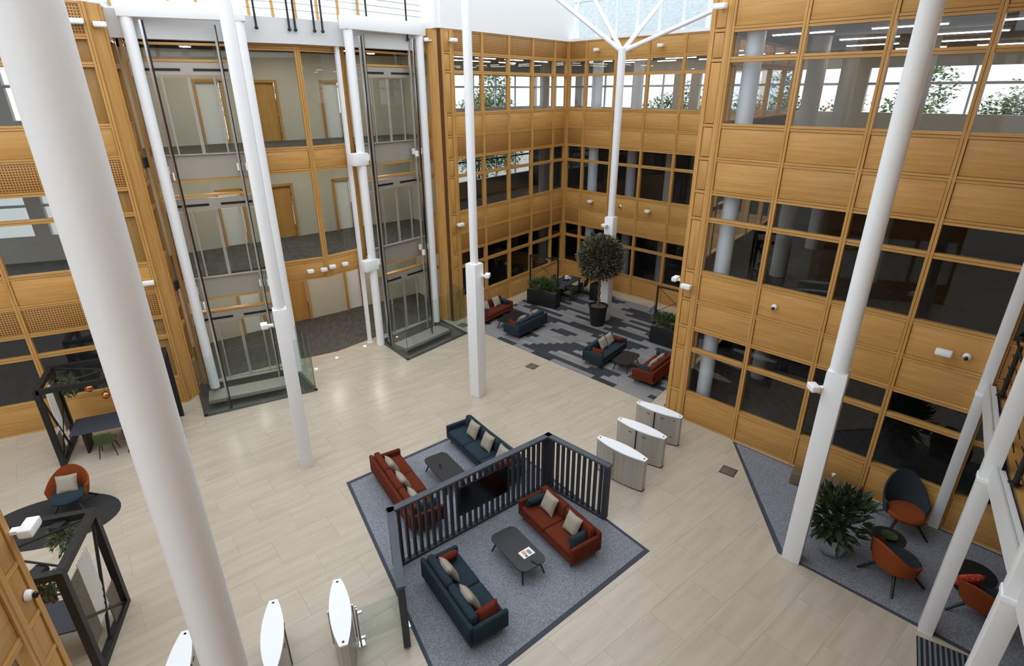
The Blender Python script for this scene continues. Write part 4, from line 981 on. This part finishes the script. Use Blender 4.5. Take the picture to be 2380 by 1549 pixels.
# ------------------------------------------------------------------ left-hand pods
def pod(p, du, dn, Wp, Dp, H_, label):
    rz = rz_of(du); sg = 1 if dn.dot(Vector((-du.y, du.x, 0))) > 0 else -1
    t = thing('meeting_pod', label, 'pod', (p.x, p.y, .002), rz, 'black framed pods'); th = .13
    for x in (0, Wp):
        for y in (0, Dp): bx('post', (th, th, H_), (x, sg * y, H_ / 2), 'black_metal', t)
    for y in (0, Dp): bx('top_beam', (Wp, th, th), (Wp / 2, sg * y, H_ - th / 2), 'black_metal', t)
    for x in (0, Wp): bx('top_beam', (th, Dp, th), (x, sg * Dp / 2, H_ - th / 2), 'black_metal', t)
    bx('sill_beam', (th, Dp, th), (0, sg * Dp / 2, th / 2), 'black_metal', t)
    return t, sg
q = at(150, 1083); t, sg = pod(q, LD, LN, 2.84, 1.55, 2.4, 'black framed meeting pod behind the large column')
for a, c_ in (((.0, 1.0), (1.42, .5)), ((1.42, .5), (2.84, 1.0)), ((0, .0), (1.42, .5)), ((1.42, .5), (2.84, 0))): b = MB(); b.tube([(a[0], sg * a[1] * 1.55, 2.35), (c_[0], sg * c_[1] * 1.55, 2.35)], .022, 6); b.build('roof_brace', 'black_metal', t)
def podside(t, sg, D, H_):
    for a, c_ in (((.05, .1), (D - .05, H_ * .52)), ((.05, H_ * .95), (D * .62, .12))): b = MB(); b.tube([(0, sg * a[0], a[1]), (0, sg * c_[0], c_[1])], .03, 6); b.build('side_brace', 'black_metal', t)
    bx('side_panel', (.02, D * .26, H_ * .62), (0, sg * D * .82, H_ * .52), 'panel_mesh', t); bx('side_panel', (.02, D * .26, H_ * .30), (0, sg * D * .25, H_ * .2), 'panel_mesh', t)
    for k in range(10): bx('cord', (.02, .022, H_ * .60), (0, sg * D * (.38 + .032 * k), H_ * .56), 'paper', t)
podside(t, sg, 1.55, 2.4)
pc0 = q + LD * 1.42 + LN * .74
tt = thing('pod_table', 'slate table with light edge inside the pod behind the large column', 'table', (pc0.x, pc0.y, .002), rz_of(LD)); rbox('top', (2.35, 1.0, .04), (0, 0, .73), 'table_slate', tt, .012)
for sx in (-1, 1): bx('leg', (.06, .7, .71), (sx * .9, 0, .355), 'black_metal', tt)
o = rbox('serving_board', (.40, .16, .02), (pc0.x + LD.x * .2 - LN.x * .2, pc0.y + LD.y * .2 - LN.y * .2, .765), 'light_wood', None, .006); o.rotation_euler = (0, 0, rz_of(LD)); tag(o, 'light wooden board on the pod table', 'board')
for i, (a, sd, mm, lb) in enumerate(((-.35, -1, 'green_fabric', 'olive green chair in front of the pod table'), (.35, -1, 'dark_teal_fabric', 'dark blue chair in front of the pod table, beside the green one'), (.3, 1, 'dark_teal_fabric', 'dark blue chair behind the pod table'))):
    w_ = pc0 + LD * a + LN * (sd * .62); c_ = chair(w_, (AZL - 90) + (0 if sd < 0 else 180), mm, lb, 'pod chairs'); c_.location.z = .002
for i, (x, y, lb) in enumerate(((197, 906, 'copper globe pendant in the pod, left and smaller looking'), (228, 924, 'copper globe pendant in the pod, right one'))):
    w_ = pc0 + LD * (-.42 + .32 * i) - LN * .25; z = zabove((x, y), w_)
    t2 = thing('globe_pendant', lb, 'pendant lamp', (w_.x, w_.y, 2.3), 0, 'copper globe pendants'); b = MB(); b.lathe([(.002, -.11), (.06, -.09), (.10, -.04), (.11, 0), (.10, .05), (.06, .09), (.02, .11)], 20, (0, 0, z - 2.3)); b.build('globe', 'copper', t2, smooth=True); b = MB(); b.tube([(0, 0, 0), (0, 0, z - 2.3 + .1)], .006, 6); b.build('cord', 'black_metal', t2)
for i, (a, bb) in enumerate(((.35, 1.25), (1.45, 1.1))):
    w_ = q + LD * a + LN * bb; t2 = thing('hanging_plant', ('trailing green plant hanging in the pod corner', 'trailing green plant hanging above the pod table')[i], 'plant', (w_.x, w_.y, 2.28), 0, 'hanging pod plants'); b = MB(); foliage(b, 300, (0, 0, -.38), (.24, .22, .36), .11, .026, -.6, .2); o = b.build('foliage', 'leaf_green', t2); o['kind'] = 'stuff'; bx('basket', (.2, .2, .1), (0, 0, 0), 'black_metal', t2)
# near pod
qn = at(294, 1404); un = dv(161.7); wn = dv(-108.3)
t, sg = pod(qn, wn, un, 2.3, 1.55, 2.42, 'black framed pod with corded side panels at the bottom left')
podside(t, sg, 1.55, 2.42)
for a, c_ in (((0, .1), (1.2, .5)), ((1.2, .5), (2.3, .1)), ((0, .9), (1.2, .5))): b = MB(); b.tube([(a[0], sg * a[1] * 1.55, 2.37), (c_[0], sg * c_[1] * 1.55, 2.37)], .022, 6); b.build('roof_brace', 'black_metal', t)
pc1 = qn + wn * 1.1 + un * .75
tt = thing('pod_table', 'dark slate table inside the bottom left pod', 'table', (pc1.x, pc1.y, .002), rz_of(wn)); rbox('top', (1.7, .85, .04), (0, 0, .73), 'table_slate', tt, .012)
for sx in (-1, 1): bx('leg', (.06, .6, .71), (sx * .75, 0, .355), 'black_metal', tt)
for i, (a, bb) in enumerate(((.5, .15), (1.2, 1.35), (.4, 1.3))):
    w_ = qn + wn * a + un * bb; t2 = thing('hanging_plant', ('green plant hanging at the back of the bottom left pod', 'green plant hanging by the oak pier in the bottom left pod', 'green plant hanging at the front of the bottom left pod')[i], 'plant', (w_.x, w_.y, 2.30), 0, 'hanging pod plants'); b = MB(); foliage(b, 240, (0, 0, -.3), (.24, .22, .28), .11, .026, -.4, .2); o = b.build('foliage', 'leaf_green', t2); o['kind'] = 'stuff'; bx('basket', (.2, .2, .1), (0, 0, 0), 'black_metal', t2)
w_ = pc1 - un * .62 + wn * .2; c_ = chair(w_, 161.7, 'orange_fabric', 'orange chair inside the bottom left pod', 'pod chairs'); c_.location.z = .002
AL_ = at(174, 1182); armchair(AL_, 160, 'rust_fabric', 'teal_fabric', 'orange tub armchair with teal seat on the dark oval rug', sc_=1.12)
cushion(AL_, 160, -.02, .10, .68, 'linen', 'grey linen cushion on the orange armchair by the pod', 'armchair cushions', 'square', tilt=30, spin=0)

# ------------------------------------------------------------------ spotlights and cameras
def spot(pos, nout, label, kind='box', s=1.0):
    rz = math.atan2(nout.y, nout.x) + PI / 2      # local -Y faces out
    if kind == 'box':
        t = thing('spotlight', label, 'spotlight', pos, rz, 'white spotlights')
        bx('bracket', (.10, .14, .05), (0, -.07, 0), 'white_paint', t); rbox('body', (.30 * s, .16, .12), (0, -.21, .02), 'white_paint', t, .02); bx('lens', (.26 * s, .12, .012), (0, -.22, -.045), 'grey_white', t)
    else:
        t = thing('security_camera', label, 'camera', pos, rz, 'white dome cameras')
        b = MB(); b.lathe([(.075, 0), (.075, .03), (.05, .07)], 18); o = b.build('housing', 'white_paint', t, smooth=True); o.rotation_euler = (PI / 2, 0, 0)
        b = MB(); b.lathe([(.002, -.045), (.03, -.035), (.045, 0), (.03, .035), (.002, .045)], 14, (0, -.09, -.02)); b.build('ball', 'lens_black', t, smooth=True)
def wallspot(px, p0, az, nin, label, kind='box', s=1.0): q = onplane(px, p0 + nin * .03, az); spot(q, nin, label, kind, s)
wallspot((1683, 18), Rb, AZR, -RN, 'white spotlight at the top of the right wing oak pier')
wallspot((1603, 664), Rb, AZR, -RN, 'white spotlight halfway up the right wing oak pier')
wallspot((2198, 815), Rb, AZR, -RN, 'white spotlight beside a dome camera on the right wing')
wallspot((1800, 714), Rb, AZR, -RN, 'white dome camera alone on the right wing spandrel', 'cam')
wallspot((2248, 829), Rb, AZR, -RN, 'white dome camera beside a spotlight on the right wing', 'cam')
q = onplane((1586, 652), R0 - RN * .02, AZA); spot(q, AN, 'white spotlight on the bay side of the right wing pier')
for px, lb, kd in (((1392, 117), 'white spotlight at the top of the back-right facade, left of the branches', 'box'), ((1541, 107), 'white spotlight at the top of the back-right facade, right of the branches', 'box'), ((1466, 113), 'small dome camera under the white branches', 'cam'), ((1377, 468), 'white spotlight on the middle band of the back-right facade, left one', 'box'), ((1510, 491), 'white spotlight on the middle band of the back-right facade, right one', 'box'), ((1442, 480), 'small dome camera between two spotlights on the back-right facade', 'cam')):
    wallspot(px, AB, AZR, -RN, lb, kd, .8)
wallspot((1045, 95), PA, AZA, -AN, 'white spotlight at the top right of the lift-side oak pier'); wallspot((1063, 522), PA, AZA, -AN, 'white spotlight midway up the lift-side oak pier')
spot(W(12.56, 20.42, zabove((1010, 94), W(12.56, 20.42))), dv(AZM + 200), 'white spotlight at the top left of the lift-side oak pier')
wallspot((182, 52), W(1.9, 19.85), AZL, -LN, 'white spotlight at the top of the left oak pier'); wallspot((347, 655), W(1.9, 19.85), AZL, -LN, 'white spotlight midway up the left oak pier')
spot(W(2.12, 20.0, zabove((240, 60), W(2.1, 20.0))), dv(AZM + 100), 'white spotlight on the lift side of the left oak pier')
for px, lb in (((717, 629), 'leftmost white spotlight on the lobby oak band'), ((748, 625), 'second white spotlight on the lobby oak band')): wallspot(px, W(6.5, 20.41), AZM + 8.9, -VM, lb, 'box', .75)
for px, lb in (((768, 618), 'third white spotlight on the lobby oak band, by the mullion'), ((797, 612), 'rightmost white spotlight on the lobby oak band')): wallspot(px, W(8.2, 20.44), AZM - 10.5, -VM, lb, 'box', .75)
for c_, px, d, lb in ((p3, (1122, 641), dv(100), 'white spotlight clamped to the slender column'), (p2, (626, 757), dv(-120), 'white spotlight clamped to the column before the left lift'), (pt, (1415, 524), dv(-130), 'white spotlight clamped to the branching column'), (pr_, (1898, 898), dv(-90), 'white spotlight clamped to the column before the armchairs')):
    q = Vector((c_.x, c_.y, 0)) + d * .20; q.z = zabove(px, q); spot(q, d, lb, 'box', .8)
q = onplane((20, 1243), NL + NLn * .03, 163.5); spot(q - NLd * .05, NLn, 'white spotlight on the near left oak pier')
wallspot((62, 1385), NL, 163.5, NLn, 'white dome camera on the near left oak pier', 'cam')
